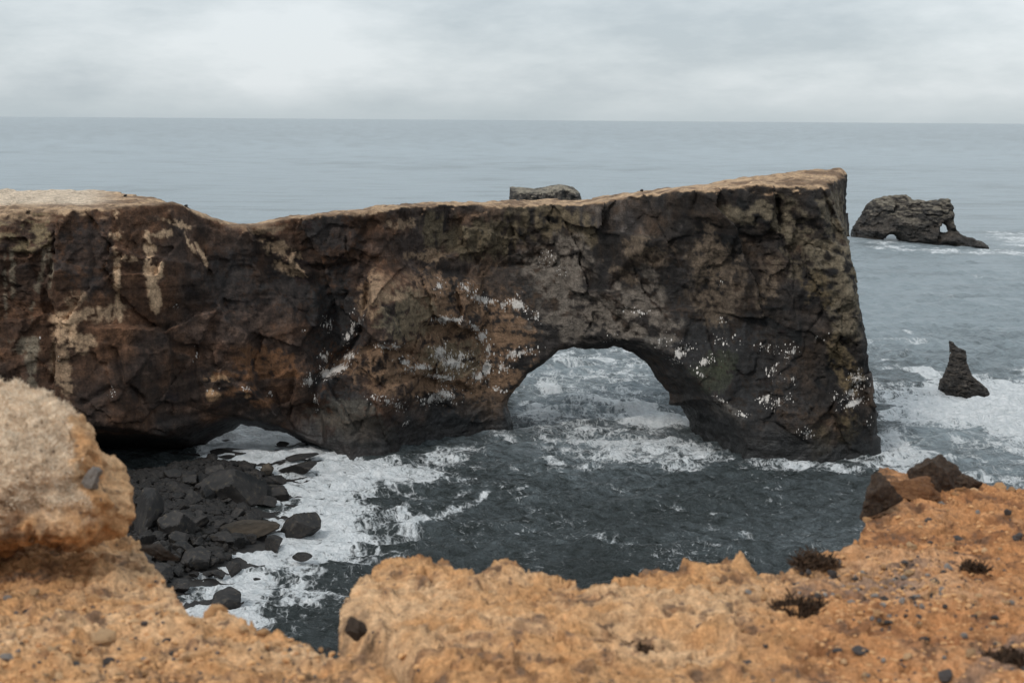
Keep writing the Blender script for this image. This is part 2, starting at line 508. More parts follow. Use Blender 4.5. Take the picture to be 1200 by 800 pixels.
def water_material():
    m, n, l, b = new_mat('sea_water')
    tc = nd(n, 'ShaderNodeTexCoord').outputs['Object']
    foam = attr(n, 'foam', 1)
    sheen_turbid = attr(n, 'sheen_turbid', 1)  # water paleness: painted sky reflection together with turbidity
    # warped coordinates so the foam trails curl
    w = nd(n, 'ShaderNodeTexNoise'); w.inputs['Scale'].default_value = 0.09; w.inputs['Detail'].default_value = 5; w.inputs['Roughness'].default_value = 0.6
    l.new(tc, w.inputs[0])
    ws = nd(n, 'ShaderNodeVectorMath', operation='SCALE'); ws.inputs['Scale'].default_value = 6; l.new(w.outputs['Color'], ws.inputs[0])
    wv = nd(n, 'ShaderNodeVectorMath', operation='ADD'); l.new(tc, wv.inputs[0]); l.new(ws.outputs[0], wv.inputs[1])
    flat = mapping(n, l, wv.outputs[0], (1, 0.8, 0.0))
    v = nd(n, 'ShaderNodeTexVoronoi', feature='DISTANCE_TO_EDGE'); v.inputs['Scale'].default_value = 0.42; l.new(flat, v.inputs['Vector'])
    vb = nd(n, 'ShaderNodeTexVoronoi', feature='DISTANCE_TO_EDGE'); vb.inputs['Scale'].default_value = 1.2; l.new(flat, vb.inputs['Vector'])
    n1 = noise(n, l, flat, 0.22, 7, 0.68)
    n2 = noise(n, l, flat, 1.4, 4, 0.7)
    t = math_(n, l, 'MULTIPLY', maprange(n, l, v.outputs['Distance'], 0, 0.4), 0.24)
    t = math_(n, l, 'ADD', t, math_(n, l, 'MULTIPLY', maprange(n, l, vb.outputs['Distance'], 0, 0.4), 0.20))
    t = math_(n, l, 'ADD', t, math_(n, l, 'MULTIPLY', maprange(n, l, n1, 0.25, 0.75), 0.62))
    t = math_(n, l, 'ADD', t, math_(n, l, 'MULTIPLY', maprange(n, l, n2, 0.25, 0.75), 0.2))
    ff = maprange(n, l, math_(n, l, 'SUBTRACT', math_(n, l, 'MULTIPLY', foam, 1.12), t), -0.07, 0.25, 0, 1, True)
    ff = math_(n, l, 'MULTIPLY', ff, maprange(n, l, foam, 0.03, 0.2))
    # specks and threads of old foam
    sp = noise(n, l, mapping(n, l, tc, (0.5, 1.0, 0), (0, 0, 0.25)), 1.5, 4, 0.75, 0.6)
    big = noise(n, l, flat, 0.07, 4, 0.6)
    sth = math_(n, l, 'ADD', sp, math_(n, l, 'MULTIPLY', maprange(n, l, big, 0.35, 0.7), 0.14))
    sf = math_(n, l, 'MULTIPLY', maprange(n, l, sth, 0.64, 0.80, 0, 0.75, True), maprange(n, l, foam, 0.12, 0.3))
    ff = math_(n, l, 'MAXIMUM', ff, sf)
    # waves
    wm = mapping(n, l, tc, (0.55, 1.0, 0), (0, 0, 0.12)); wf = mapping(n, l, tc, (0.6, 1.0, 0), (0, 0, -0.2))
    b1 = noise(n, l, wm, 0.045, 5, 0.6); b2 = noise(n, l, wm, 0.25, 5, 0.62, 0.6); b3 = noise(n, l, wf, 1.9, 5, 0.7, 0.2)
    rg = nd(n, 'ShaderNodeTexNoise', noise_type='RIDGED_MULTIFRACTAL'); rg.inputs['Scale'].default_value = 0.22; rg.inputs['Detail'].default_value = 6
    l.new(wm, rg.inputs['Vector'])
    nr = bump(n, l, b1, 1.0, 4.0); nr = bump(n, l, b2, 1.0, 1.6, nr); nr = bump(n, l, rg.outputs[0], 0.5, 0.35, nr); nr = bump(n, l, b3, 1.0, 1.3, nr)
    cn = noise(n, l, mapping(n, l, tc, (0.3, 1.0, 0), (0, 0, 0.06)), 0.035, 9, 0.72)
    cn2 = noise(n, l, mapping(n, l, tc, (0.45, 1.0, 0), (0, 0, -0.08)), 0.55, 6, 0.75, 0.5)
    sheen_turbid = math_(n, l, 'MULTIPLY', sheen_turbid, math_(n, l, 'MULTIPLY', maprange(n, l, cn, 0.3, 0.7, 0.55, 1.4), math_(n, l, 'ADD', 1.0, math_(n, l, 'MULTIPLY', math_(n, l, 'SUBTRACT', cn2, 0.5), math_(n, l, 'SUBTRACT', 8.0, math_(n, l, 'MULTIPLY', sheen_turbid, 6.5))))), None, True)
    body = mixc(n, l, sheen_turbid, (0.022, 0.028, 0.027), (0.32, 0.375, 0.405))
    fk = noise(n, l, flat, 0.5, 5, 0.65)
    fcol = mixc(n, l, maprange(n, l, fk, 0.3, 0.7), (0.60, 0.64, 0.66), (0.92, 0.93, 0.94))
    l.new(mixc(n, l, ff, body, fcol), b.inputs['Base Color'])
    l.new(maprange(n, l, ff, 0, 0.6, 0.30, 0.9), b.inputs['Roughness']); l.new(maprange(n, l, ff, 0, 0.5, 0.5, 0.05), b.inputs['Specular IOR Level'])
    b.inputs['IOR'].default_value = 1.333
    nr = bump(n, l, ff, 0.5, 0.35, nr)
    l.new(nr, b.inputs['Normal'])
    return m


def plain_mat(name, c, rough=0.9, c1=None, scale=5.0):
    m, n, l, b = new_mat(name)
    if c1:
        tc = nd(n, 'ShaderNodeTexCoord').outputs['Object']
        l.new(mixc(n, l, maprange(n, l, noise(n, l, tc, scale, 4, 0.6), 0.35, 0.65), c, c1), b.inputs['Base Color'])
    else:
        b.inputs['Base Color'].default_value = (*c, 1)
    b.inputs['Roughness'].default_value = rough
    b.inputs['Specular IOR Level'].default_value = 0.2
    return m


MAT_CLIFF = cliff_material('layered_basalt')
MAT_STACK = cliff_material('stack_basalt', 0.55, False)
MAT_SAND = sand_material('ochre_earth')
MAT_WATER = water_material()
MAT_BOULDER = rock_material('wet_boulder', (0.009, 0.009, 0.0095), (0.030, 0.026, 0.024), 0.8, 0.62, (0.055, 0.044, 0.03), 0.2)
MAT_TANROCK = rock_material('tan_boulder', (0.03, 0.026, 0.022), (0.085, 0.065, 0.046), 0.8, 0.8, None, 0.12)
MAT_CLOD = rock_material('earth_clod', (0.50, 0.29, 0.135), (0.36, 0.19, 0.09), 12, 0.95, (0.22, 0.12, 0.07), 0.006)
MAT_PALE = rock_material('pale_clod', (0.56, 0.37, 0.21), (0.48, 0.29, 0.15), 12, 0.95, None, 0.006)
MAT_DARKSTONE = rock_material('dark_stone', (0.045, 0.040, 0.040), (0.10, 0.085, 0.078), 14, 0.8, None, 0.005)
MAT_GREYSTONE = rock_material('grey_stone', (0.19, 0.175, 0.165), (0.30, 0.265, 0.235), 14, 0.85, None, 0.005)
MAT_SCRUB = plain_mat('dark_scrub', (0.030, 0.019, 0.013), 0.9, (0.085, 0.05, 0.03), 30)
MAT_MOSS = plain_mat('dry_moss', (0.64, 0.49, 0.35), 0.95, (0.80, 0.68, 0.54), 14)
MAT_BIRD = plain_mat('bird_dark', (0.05, 0.05, 0.055), 0.8)
MAT_BIRDW = plain_mat('bird_white', (0.75, 0.75, 0.73), 0.8)

# ------------------------------------------------------------------ the arched headland
DX, DY, DZ = 0.35, 0.75, 0.35
gx = np.arange(-150, 98, DX); gz = np.arange(-5, 76, DZ); gy = np.arange(298, 470, DY)
WL = [(-90, 580), (60, 570), (150, 563), (230, 545), (300, 535), (350, 531), (385, 530), (410, 533), (450, 529), (500, 516), (560, 506), (600, 499), (640, 498),
      (700, 510), (800, 527), (870, 533), (950, 537), (1030, 531), (1100, 520)]
wx, wy = at_z(np.array([p[0] for p in WL]), np.array([p[1] for p in WL]), 0)
YF0 = lambda x: np.interp(x, wx, wy)
X2, Z2 = np.meshgrid(gx, gz, indexing='ij')
Yn = YF0(X2) + 0.06 * Z2
U2, V2 = project(np.stack([X2, Yn, Z2], -1).reshape(-1, 3))
U2 = U2.reshape(X2.shape); V2 = V2.reshape(X2.shape)


def wall_rough(U, V, X, Z):
    m = sstep(0.0, 0.5, fbm2(X / 14, Z / 14, 3, 15)) * 0.6
    for a in ((690, 370, 70, 30), (640, 320, 40, 40), (940, 290, 50, 60), (990, 380, 20, 90), (500, 430, 70, 40), (560, 350, 40, 30), (30, 270, 40, 26), (560, 280, 70, 20)):
        m = np.maximum(m, blob(U, V, *a))
    return np.clip(m, 0, 1)


def wall_relief(U, V, X, Z):
    # X, Z in metres, U, V: the photograph's pixel grid laid on the wall
    r = fbm2(X / 26, Z / 34, 3, 1) * 5.0
    wxx = X + 1.8 * fbm2(X / 8, Z / 8, 3, 11); wzz = Z + 2.2 * fbm2(X / 9 + 40, Z / 9, 3, 12)
    # how broken each stretch of wall is: smooth joint faces in some places, rubble in others
    rm = wall_rough(U, V, X, Z)
    calm = 1 - 0.55 * blob(U, V, 860, 410, 70, 110)
    r += facets2((wxx + 0.5 * wzz) / 13, wzz / 17, 21, 1.1) * 3.0 * calm
    r += facets2((wxx - 0.4 * wzz) / 6.5, wzz / 9.0, 26, 1.2) * 1.3 * calm
    r += facets2(wxx / 2.6, wzz / 3.2, 31, 0.9) * (0.25 + 0.8 * rm)
    r -= (ridge2(X / 7, Z / 30, 3, 41) * 0.6 + ridge2(X / 2.4, Z / 16, 2, 44) * (0.25 + 0.5 * blob(U, V, 560, 280, 80, 24) + 0.4 * blob(U, V, 820, 330, 70, 70)))
    r += facets2(wxx / 1.1, wzz / 1.1, 36, 0.8) * (0.08 + 0.35 * rm)
    stz = Z + 1.5 * fbm2(X / 20, Z / 20, 2, 51)
    r += (vnoise2(X / 40, stz / 1.3, 52) * 0.35 + vnoise2(X / 30, stz / 0.6, 53) * 0.15) * (0.5 + 0.8 * vnoise2(X / 15, Z / 15, 54))

    def rec(cu, cv, su, sv, amp, ang=0):
        nonlocal r
        r = r + amp * blob(U, V, cu, cv, su, sv, ang)

    def line(pts, w, amp, side=None):
        nonlocal r
        r = r + amp * np.exp(-0.5 * (seg_dist(U + 3 * vnoise2(X / 2.5, Z / 2.5, 61), V, pts) / w) ** 2)
    # left block standing back, split off by a crack
    r = r + 3.0 * sstep(66, 58, U + 3 * fbm2(X / 5, Z / 5, 2, 62))
    line([(62, 245), (60, 300), (66, 380), (58, 450)], 2.5, 1.6)
    r = r + np.where(U < 70, 1, 0) * np.clip(296 - V, 0, 60) * 0.16 * sstep(70, 55, U)
    r = r + 1.4 * sstep(6, 0, np.abs(V - 299)) * sstep(64, 56, U)
    # three pilasters of the left face
    line([(112, 250), (110, 330)], 3, 0.8)
    line([(140, 300), (135, 345), (145, 375)], 4, 0.9); line([(180, 270), (172, 320), (182, 380)], 5, -0.9)
    rec(200, 330, 26, 30, -2.2); rec(95, 300, 28, 42, -1.6); rec(90, 430, 35, 30, 1.4)
    line([(205, 250), (225, 285), (250, 320)], 3, -1.4); line([(212, 262), (240, 300), (248, 330)], 3, 1.3)
    rec(262, 300, 20, 40, 2.2, -20)
    line([(325, 300), (340, 312), (358, 318)], 5, -1.8, None); line([(306, 265), (335, 290), (360, 320)], 7, -1.6)
    line([(362, 320), (368, 360), (372, 400)], 4, -1.2)
    # cone-shaped slab above the alcove
    rec(386, 300, 13, 12, -2.2); line([(360, 314), (380, 316), (412, 309)], 2.5, 2.2)
    # alcove and the deep cleft beside the middle buttress
    rec(405, 375, 24, 52, 5.5); rec(395, 455, 20, 40, 4.5)
    edge = np.interp(V, [300, 325, 345, 400, 430, 450, 470, 520], [440, 428, 434, 420, 400, 374, 370, 380])
    edge = edge + 4 * fbm2(X / 4, Z / 4, 3, 63)
    prot = np.clip((U - edge), -30, 400)
    r = r - 6.5 * sstep(-3, 5, prot) * np.exp(-np.clip(prot, 0, 400) / 110) * sstep(305, 350, V)
    line([(433, 335), (430, 375), (412, 410), (392, 425), (374, 445)], 3.5, 2.5)
    # the ledges of the middle buttress
    for pts, w, a in (([(502, 385), (540, 392), (560, 388)], 6, 2.6), ([(500, 400), (545, 408)], 4, 1.2), ([(440, 405), (480, 412), (500, 418)], 4, 1.8),
                      ([(495, 446), (530, 452), (545, 456)], 4, 2.4), ([(505, 474), (530, 480)], 3, 1.3), ([(470, 436), (500, 442)], 3, 1.2),
                      ([(430, 470), (480, 478)], 5, 1.3), ([(510, 318), (560, 322), (640, 318)], 4, 1.6), ([(370, 480), (440, 500)], 6, 1.0)):
        line(pts, w, a)
    rec(455, 365, 20, 25, -1.5); rec(500, 350, 34, 22, -1.6, 30); rec(430, 480, 40, 18, -2.0); rec(520, 430, 45, 25, -1.2)
    rec(600, 330, 22, 26, 2.6); rec(640, 360, 16, 30, 2.0); rec(575, 385, 14, 22, 1.4)
    line([(648, 300), (655, 350), (640, 400)], 5, -1.3); line([(690, 300), (720, 350), (735, 380)], 6, -2.0); rec(690, 360, 26, 26, -1.0)
    line([(760, 285), (735, 300), (725, 320)], 5, -1.4); rec(765, 295, 26, 22, -1.6); rec(745, 345, 22, 22, 2.4)
    line([(640, 385), (700, 392), (760, 405)], 5, -1.6)
    rec(825, 430, 28, 60, 2.6, -10); rec(770, 350, 10, 40, 0.8)
    line([(820, 300), (815, 360), (800, 400)], 4, -0.9); line([(850, 320), (862, 400), (858, 460)], 4, -0.8)
    rec(870, 260, 34, 14, -1.4, 15)
    line([(914, 238), (918, 262), (905, 280)], 4, 2.4); line([(905, 285), (925, 310), (930, 340)], 5, -1.4); rec(948, 232, 28, 18, -2.0)
    rec(890, 290, 20, 20, 2.0)
    line([(955, 250), (985, 300), (1000, 360), (1010, 430)], 10, -2.4); line([(930, 300), (950, 400), (955, 520)], 10, 1.2)
    line([(975, 245), (985, 280)], 3, 1.4); rec(980, 430, 20, 16, 0.9); rec(858, 484, 17, 14, -1.6, 25)
    line([(965, 398), (990, 402)], 2, 0.8); line([(990, 460), (1010, 470)], 3, 1.0)
    # undercut by the sea
    r = r + 1.6 * blob(U, V, 900, 545, 150, 9) + 1.2 * np.exp(-((Z - 1.0) / 2.2) ** 2)
    # roof of the low arch on the left
    rec(300, 512, 80, 22, 4.0); rec(200, 520, 50, 30, 3.0, -25)
    line([(128, 410), (138, 430), (150, 455), (165, 470)], 2.5, 1.6); line([(228, 400), (226, 440), (236, 465)], 2.5, 1.2)
    line([(100, 470), (130, 455), (155, 460), (175, 490)], 2.5, 1.2)
    rec(150, 505, 34, 26, -1.6); rec(300, 400, 45, 35, -1.8); rec(250, 370, 18, 30, 1.2)
    return r * (0.25 + 0.75 * sstep(0, 14, Z))


REL = wall_relief(U2, V2, X2, Z2)
YFRONT = (Yn + REL).astype(np.float32)
YFRONT = np.where((X2 > -10) & (X2 < 60) & (Z2 < 42), np.minimum(YFRONT, 361.5 + 0.25 * np.clip(Z2 - 28, 0, 20)), YFRONT)
YFRONT = np.where((X2 > -105) & (X2 < -40) & (Z2 < 18), np.minimum(YFRONT, 345 + 0.4 * np.clip(Z2 - 10, 0, 20)), YFRONT).astype(np.float32)

FE = np.array([(-100, 256), (0, 252), (60, 248), (120, 246), (190, 238), (215, 246), (240, 257), (270, 265), (300, 265), (330, 258), (400, 250), (450, 244), (500, 241),
               (600, 239), (680, 239), (720, 233), (760, 228), (800, 222), (850, 220), (900, 217), (930, 220), (975, 216), (1020, 214)], float)
BE = np.array([(-100, 221), (0, 222), (80, 223), (110, 224.5), (128, 228), (150, 231), (185, 232), (215, 243), (240, 255), (270, 262.5), (300, 262.5), (330, 254.5), (400, 245),
               (450, 239), (500, 236), (560, 235), (600, 234), (640, 232.5), (680, 233.5), (720, 227), (760, 222), (800, 218), (850, 210), (900, 202),
               (940, 196.5), (975, 195), (998, 195.5), (1050, 196)], float)
Wpx = np.array([(-300, 110), (60, 100), (110, 86), (140, 70), (190, 48), (240, 26), (300, 18), (400, 20), (600, 22), (800, 32), (1000, 42), (1100, 42)], float)
fx_, _ = at_y(FE[:, 0], FE[:, 1], 340); yfe = YF0(fx_) + 3.5
fx_, fz_ = at_y(FE[:, 0], FE[:, 1], yfe)
bx0, _ = at_y(BE[:, 0], BE[:, 1], 365); wbe = np.interp(BE[:, 0], Wpx[:, 0], Wpx[:, 1])
for _i in range(4):
    ybe = YF0(bx0) + wbe; bx0, bz_ = at_y(BE[:, 0], BE[:, 1], ybe)
wX, _ = at_y(Wpx[:, 0], Wpx[:, 0] * 0 + 240, 350)
GXX, GYY = np.meshgrid(gx, gy, indexing='ij')
yf_x = YF0(gx) + 3.5; W_x = np.interp(gx, wX, Wpx[:, 1])
zf = np.interp(gx, fx_, fz_)
tpar = np.clip((GYY - yf_x[:, None]) / W_x[:, None], 0, 1)
# the back edge is looked up along the ray direction so the skyline stays where it is
zb = np.interp(gx, bx0, bz_)
ZTOP = zf[:, None] + (zb - zf)[:, None] * tpar ** 1.1
ZTOP += 0.55 * fbm2(GXX / 5, GYY / 5, 4, 71) + 0.35 * facets2(GXX / 3, GYY / 3, 72) * 0.6
ZTOP = ZTOP.astype(np.float32)
YBACK = (YF0(X2) + np.interp(X2, wX, Wpx[:, 1]) - 0.05 * Z2 + 3.0 * fbm2(X2 / 18, Z2 / 18, 4, 81) + 1.2 * facets2(X2 / 6, Z2 / 7, 82)).astype(np.float32)

# right end of the pillar
EC = np.array([(1034, 534), (1029, 500), (1024, 460), (1020, 430), (1014, 380), (1009, 340), (1001, 300), (986, 262), (977, 235), (975, 210)], float)
ex_, ez_ = at_y(EC[:, 0], EC[:, 1], 336)
o_ = np.argsort(ez_)
XEND = np.interp(gz, ez_[o_], ex_[o_])
SLOPE = np.interp(gz, [0, 42, 50, 57, 66], [0.08, 0.14, 0.21, 0.28, 0.34])

MA = [(602, 497), (600, 485), (594, 473), (605, 455), (622, 437), (640, 424), (655, 411), (672, 407), (700, 409.5), (718, 406), (740, 412), (757, 426),
      (770, 445), (784, 460), (783, 474), (796, 475), (806, 492), (808, 498)]
TH = 366.0
ax_, az_ = at_y(np.array([p[0] for p in MA]), np.array([p[1] for p in MA]), TH)
ax_ = np.concatenate([[ax_[0]], ax_, [ax_[-1]]]); az_ = np.concatenate([[-8], az_, [-8]])
A2 = poly_sdf(ax_, az_, X2, Z2) + 0.4 * fbm2(X2 / 2, Z2 / 2, 3, 91)
LA = [(130, 585), (150, 572), (190, 560), (222, 545), (240, 528), (262, 513), (287, 500), (305, 503), (330, 506), (345, 512), (362, 521), (384, 532)]
TL = 349.0
lx_, lz_ = at_y(np.array([p[0] for p in LA]), np.array([p[1] for p in LA]), TL)
lx_ = np.concatenate([[lx_[0]], lx_, [lx_[-1]]]); lz_ = np.concatenate([[-8], np.maximum(lz_, -3), [-8]])
L2 = poly_sdf(lx_, lz_, X2, Z2) + 0.4 * fbm2(X2 / 2, Z2 / 2, 3, 92)

NX, NY, NZ = len(gx), len(gy), len(gz)
F = np.empty((NX, NY, NZ), np.float32)
gzf = gz.astype(np.float32)[None, :]; gyf = gy.astype(np.float32)[:, None]
flare_a = (0.34 * np.abs(gy - TH)).astype(np.float32)[:, None]
flare_l = (0.36 * np.abs(gy - TL)).astype(np.float32)[:, None]
endn = fbm2(GYY[0][:, None] / 7 + 0 * gzf, gzf / 9 + 0 * GYY[0][:, None], 4, 95) * 1.0 + facets2(GYY[0][:, None] / 4 + 0 * gzf, gzf / 5 + 0 * GYY[0][:, None], 96) * 0.8
for i in range(NX):
    yf = YFRONT[i][None, :]; yb = YBACK[i][None, :]
    f = gyf - yf
    f = np.minimum(f, yb - gyf)
    f = smin(f, ZTOP[i][:, None] - gzf, 1.2)
    if gx[i] > 60:
        f = smin(f, (XEND[None, :] + SLOPE[None, :] * np.clip(gyf - 338, -6, 60) + endn - gx[i]) * 0.95, 2.0)
    if gx[i] < -20:
        f = smin(f, -(L2[i][None, :] + flare_l), 0.8)
    elif gx[i] > -12 and gx[i] < 75:
        f = smin(f, -(A2[i][None, :] + flare_a), 0.8)
    F[i] = f
P, Q = surface_nets(F, gx[0], gy[0], gz[0], DX, DY, DZ)
del F
N = vnormals(P, Q)
RV = wall_rough(*project(P.astype(float)), P[:, 0], P[:, 2])
disp = (0.22 + 0.38 * RV) * fbm3(P[:, 0] / 1.9, P[:, 1] / 1.9, P[:, 2] / 1.6, 3, 101) + (0.05 + 0.12 * RV) * vnoise3(P[:, 0] / 0.6, P[:, 1] / 0.6, P[:, 2] / 0.6, 104)
P = P + N * disp[:, None]
N = vnormals(P, Q)
up = N[:, 2]


def wall_colours(P, N):
    U, V = project(P.astype(float))
    x, y, z = P[:, 0], P[:, 1], P[:, 2]
    n0 = fbm3(x / 22, y / 22, z / 22, 3, 201); n1 = fbm3(x / 7, y / 7, z / 5, 4, 205); n2 = fbm3(x / 2.2, y / 2.2, z / 1.6, 3, 209)
    n3 = fbm3(x / 1.6, y / 1.6, z / 9, 3, 213); n4 = fbm3(x / 0.7, y / 0.7, z / 0.9, 2, 217)
    U0, V0 = U, V
    U = U + 3.5 * fbm3(x / 4, y / 4, z / 4, 4, 221, 0.6); V = V + 8 * fbm3(x / 4, y / 4, z / 4, 4, 231, 0.6)
    dark = np.array([0.027, 0.0245, 0.024]); brown = np.array([0.082, 0.056, 0.038]); grey = np.array([0.075, 0.067, 0.062])
    C = dark + (brown - dark) * sstep(-0.35, 0.5, n1 * 0.7 + n0 * 0.5 + n3 * 0.25)[:, None]
    C = C + (grey - C) * (0.6 * sstep(0.05, 0.5, n2 + 0.5 * n3 - n0 * 0.4))[:, None]
    wxx = x + 1.8 * fbm2(x / 8, z / 8, 3, 11); wzz = z + 2.2 * fbm2(x / 9 + 40, z / 9, 3, 12)
    ia = [np.zeros(len(x)), np.zeros(len(x))]; ib = [np.zeros(len(x)), np.zeros(len(x))]
    facets2((wxx + 0.5 * wzz) / 13, wzz / 17, 21, 1.1, ia); facets2((wxx - 0.4 * wzz) / 6.5, wzz / 9.0, 26, 1.2, ib)
    ang = (ia[1] - 0.5) * 1.6 + 0.5
    hatch = vnoise2((x * np.sin(ang) + z * np.cos(ang)) / 0.55, (x * np.cos(ang) - z * np.sin(ang)) / 9, 240) * 0.6 + vnoise2((x * np.sin(ang) + z * np.cos(ang)) / 1.7, (x * np.cos(ang) - z * np.sin(ang)) / 14, 241)
    C = C * (0.88 * (0.55 + 0.72 * ia[0]) * (0.72 + 0.56 * ib[0]) * (1 + 0.34 * hatch))[:, None]
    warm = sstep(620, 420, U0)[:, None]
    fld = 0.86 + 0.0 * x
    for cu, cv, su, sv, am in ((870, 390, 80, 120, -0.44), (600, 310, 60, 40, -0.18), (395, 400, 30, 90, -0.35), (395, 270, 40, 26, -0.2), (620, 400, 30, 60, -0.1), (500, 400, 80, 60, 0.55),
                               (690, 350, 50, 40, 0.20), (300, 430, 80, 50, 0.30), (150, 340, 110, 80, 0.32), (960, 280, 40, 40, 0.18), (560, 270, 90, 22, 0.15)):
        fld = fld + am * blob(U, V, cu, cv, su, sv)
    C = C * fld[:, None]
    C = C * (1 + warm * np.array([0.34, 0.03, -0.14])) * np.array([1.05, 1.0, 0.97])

    def paint(w, c, amt=1.0, nz=None, lo=0.25, hi=0.55):
        nonlocal C
        nn = (n1 * 0.35 + n2 * 0.6 + n4 * 0.6) if nz is None else nz
        k = amt * sstep(lo, hi + 0.04, w * (1 + 1.5 * nn + 0.35 * hatch) - 0.04)
        C = C + (np.array(c) - C) * k[:, None]
    B = lambda *a: blob(U, V, *a)
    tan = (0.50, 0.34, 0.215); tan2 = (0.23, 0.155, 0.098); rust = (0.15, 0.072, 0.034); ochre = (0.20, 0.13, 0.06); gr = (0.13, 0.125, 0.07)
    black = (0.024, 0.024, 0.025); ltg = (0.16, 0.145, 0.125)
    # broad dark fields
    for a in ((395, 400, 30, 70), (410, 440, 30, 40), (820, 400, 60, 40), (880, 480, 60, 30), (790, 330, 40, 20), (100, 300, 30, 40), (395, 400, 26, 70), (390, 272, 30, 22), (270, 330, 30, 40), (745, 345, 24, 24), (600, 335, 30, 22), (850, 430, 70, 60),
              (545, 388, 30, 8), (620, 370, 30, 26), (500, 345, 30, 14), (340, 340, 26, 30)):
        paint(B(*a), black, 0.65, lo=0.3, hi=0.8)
    # brown buttress
    for a in ((500, 370, 40, 26, 20), (470, 430, 60, 18), (540, 350, 40, 20, 30), (500, 440, 70, 20), (560, 470, 40, 18), (590, 400, 30, 40), (520, 410, 60, 30), (440, 345, 16, 22)):
        paint(B(*a), (0.20, 0.122, 0.074), 0.85, lo=0.25, hi=0.6)
    for a in ((475, 370, 26, 22), (530, 420, 26, 18)):
        paint(B(*a), (0.15, 0.13, 0.085), 0.6)
    for a in ((440, 340, 8, 12), (455, 350, 16, 5), (500, 300, 18, 5), (470, 262, 12, 4), (430, 355, 8, 14)):
        paint(B(*a), tan2, 0.8)
    for a in ((325, 295, 11, 20, -35), (342, 308, 10, 10), (350, 316, 10, 4, 30), (312, 268, 16, 3, -10), (420, 252, 20, 2.2, -3)):
        paint(B(*a), (0.26, 0.18, 0.115), 0.8, lo=0.3, hi=0.6)
    # tan wash left by run-off
    for a in ((137, 276, 6, 5), (137, 325, 3.2, 26), (139, 335, 2.4, 18), (176, 320, 3, 20), (172, 300, 2, 12), (183, 350, 3, 16), (146, 303, 12, 2.5), (140, 360, 3, 12), (171, 275, 3, 5), (176, 292, 5, 11), (180, 315, 9, 10), (178, 330, 4, 12), (182, 352, 5, 12),
              (205, 262, 14, 3, 20), (222, 285, 2, 10, -25), (238, 300, 2.5, 16, -30), (136, 252, 3, 4), (190, 274, 10, 2.5)):
        paint(B(*a), tan, 0.95, lo=0.3, hi=0.55)
    for a in ((110, 368, 30, 9, -5), (75, 385, 12, 14), (95, 400, 14, 8), (88, 350, 10, 10), (70, 425, 8, 20), (78, 455, 6, 20)):
        paint(B(*a), tan2 if a[1] > 405 or a[1] < 360 else tan, 0.8, lo=0.32, hi=0.7)
    for a in ((15, 320, 3, 30), (6, 340, 2, 40), (45, 330, 3, 34, 12), (30, 410, 14, 3, 10), (38, 430, 5, 24), (58, 318, 2.5, 22), (24, 400, 14, 4)):
        paint(B(*a), (0.22, 0.18, 0.13), 0.75, lo=0.3, hi=0.7)
    # rust zone
    for a in ((300, 412, 22, 8), (290, 430, 14, 14), (270, 440, 20, 4), (330, 440, 22, 4), (285, 458, 20, 6), (310, 470, 20, 4), (315, 425, 30, 18)):
        paint(B(*a), rust, 0.8, lo=0.3, hi=0.75)
    for a in ((260, 445, 14, 2.5), (250, 462, 6, 5), (288, 462, 4, 3)):
        paint(B(*a), (0.36, 0.22, 0.12), 0.7)
    # greenish and ochre upper wall
    for a in ((530, 275, 30, 16), (580, 275, 40, 14), (565, 285, 30, 14), (510, 262, 14, 14), (640, 260, 40, 16), (690, 275, 8, 14)):
        paint(B(*a), (0.13, 0.10, 0.062), 0.8, nz=n3 * 0.9 + n2 * 0.4, lo=0.3, hi=0.75)
    # rubbly crown of the arch and the grey ribs beside it
    for a in ((660, 330, 26, 30, -20), (680, 375, 50, 16), (720, 360, 22, 22), (740, 390, 40, 10, 15), (665, 300, 20, 20), (775, 385, 20, 14), (760, 350, 14, 24), (640, 310, 26, 16)):
        paint(B(*a), (0.155, 0.13, 0.108), 0.8, lo=0.3, hi=0.7, nz=n2 * 1.1 + n1 * 0.3)
    for a in ((760, 295, 24, 12), (750, 290, 20, 8), (730, 320, 20, 6, 30), (840, 330, 26, 40), (830, 300, 14, 30), (900, 340, 12, 30)):
        paint(B(*a), (0.115, 0.085, 0.06), 0.8, lo=0.3, hi=0.75)
    # lichen on the seaward pillar
    for a in ((870, 255, 24, 6, 18), (905, 245, 20, 14), (930, 265, 18, 12), (945, 280, 30, 10, 25), (985, 290, 16, 26), (1000, 310, 8, 40), (955, 300, 30, 20), (990, 350, 14, 50), (975, 240, 14, 18)):
        paint(B(*a), (0.155, 0.125, 0.085), 0.7, nz=n2 * 1.4, lo=0.3, hi=0.8)
    for a in ((960, 350, 14, 10), (955, 330, 14, 12), (985, 430, 12, 20), (980, 410, 8, 16), (1000, 440, 10, 14), (960, 520, 10, 16), (995, 500, 10, 20)):
        paint(B(*a), (0.15, 0.11, 0.06), 0.6, lo=0.3, hi=0.8)
    for a in ((835, 440, 18, 14), (845, 425, 14, 12)):
        paint(B(*a), (0.04, 0.045, 0.026), 0.5)
    for a in ((852, 482, 18, 7, 28), (770, 400, 14, 8)):
        paint(B(*a), (0.10, 0.09, 0.08), 0.7)
    paint(B(400, 485, 30, 12) + B(430, 510, 30, 12), (0.085, 0.078, 0.065), 0.7)
    # rubble slope at far left: speckled grass and stone
    wl_ = sstep(64, 56, U) * sstep(236, 250, V) * sstep(300, 290, V) * (N[:, 1] < 0.2)
    paint(wl_, (0.20, 0.15, 0.085), 0.85, nz=n2 * 1.3 + n3 * 0.3, lo=0.6, hi=1.1)
    # ground on top
    top = sstep(0.45, 0.78, N[:, 2]) * sstep(-3.0, -1.0, z - np.interp(x, gx, zf) + 3.0 * n1)
    sand = np.array([0.38, 0.255, 0.155]) * (1 + 0.35 * n2[:, None]) * np.ones((len(x), 1))
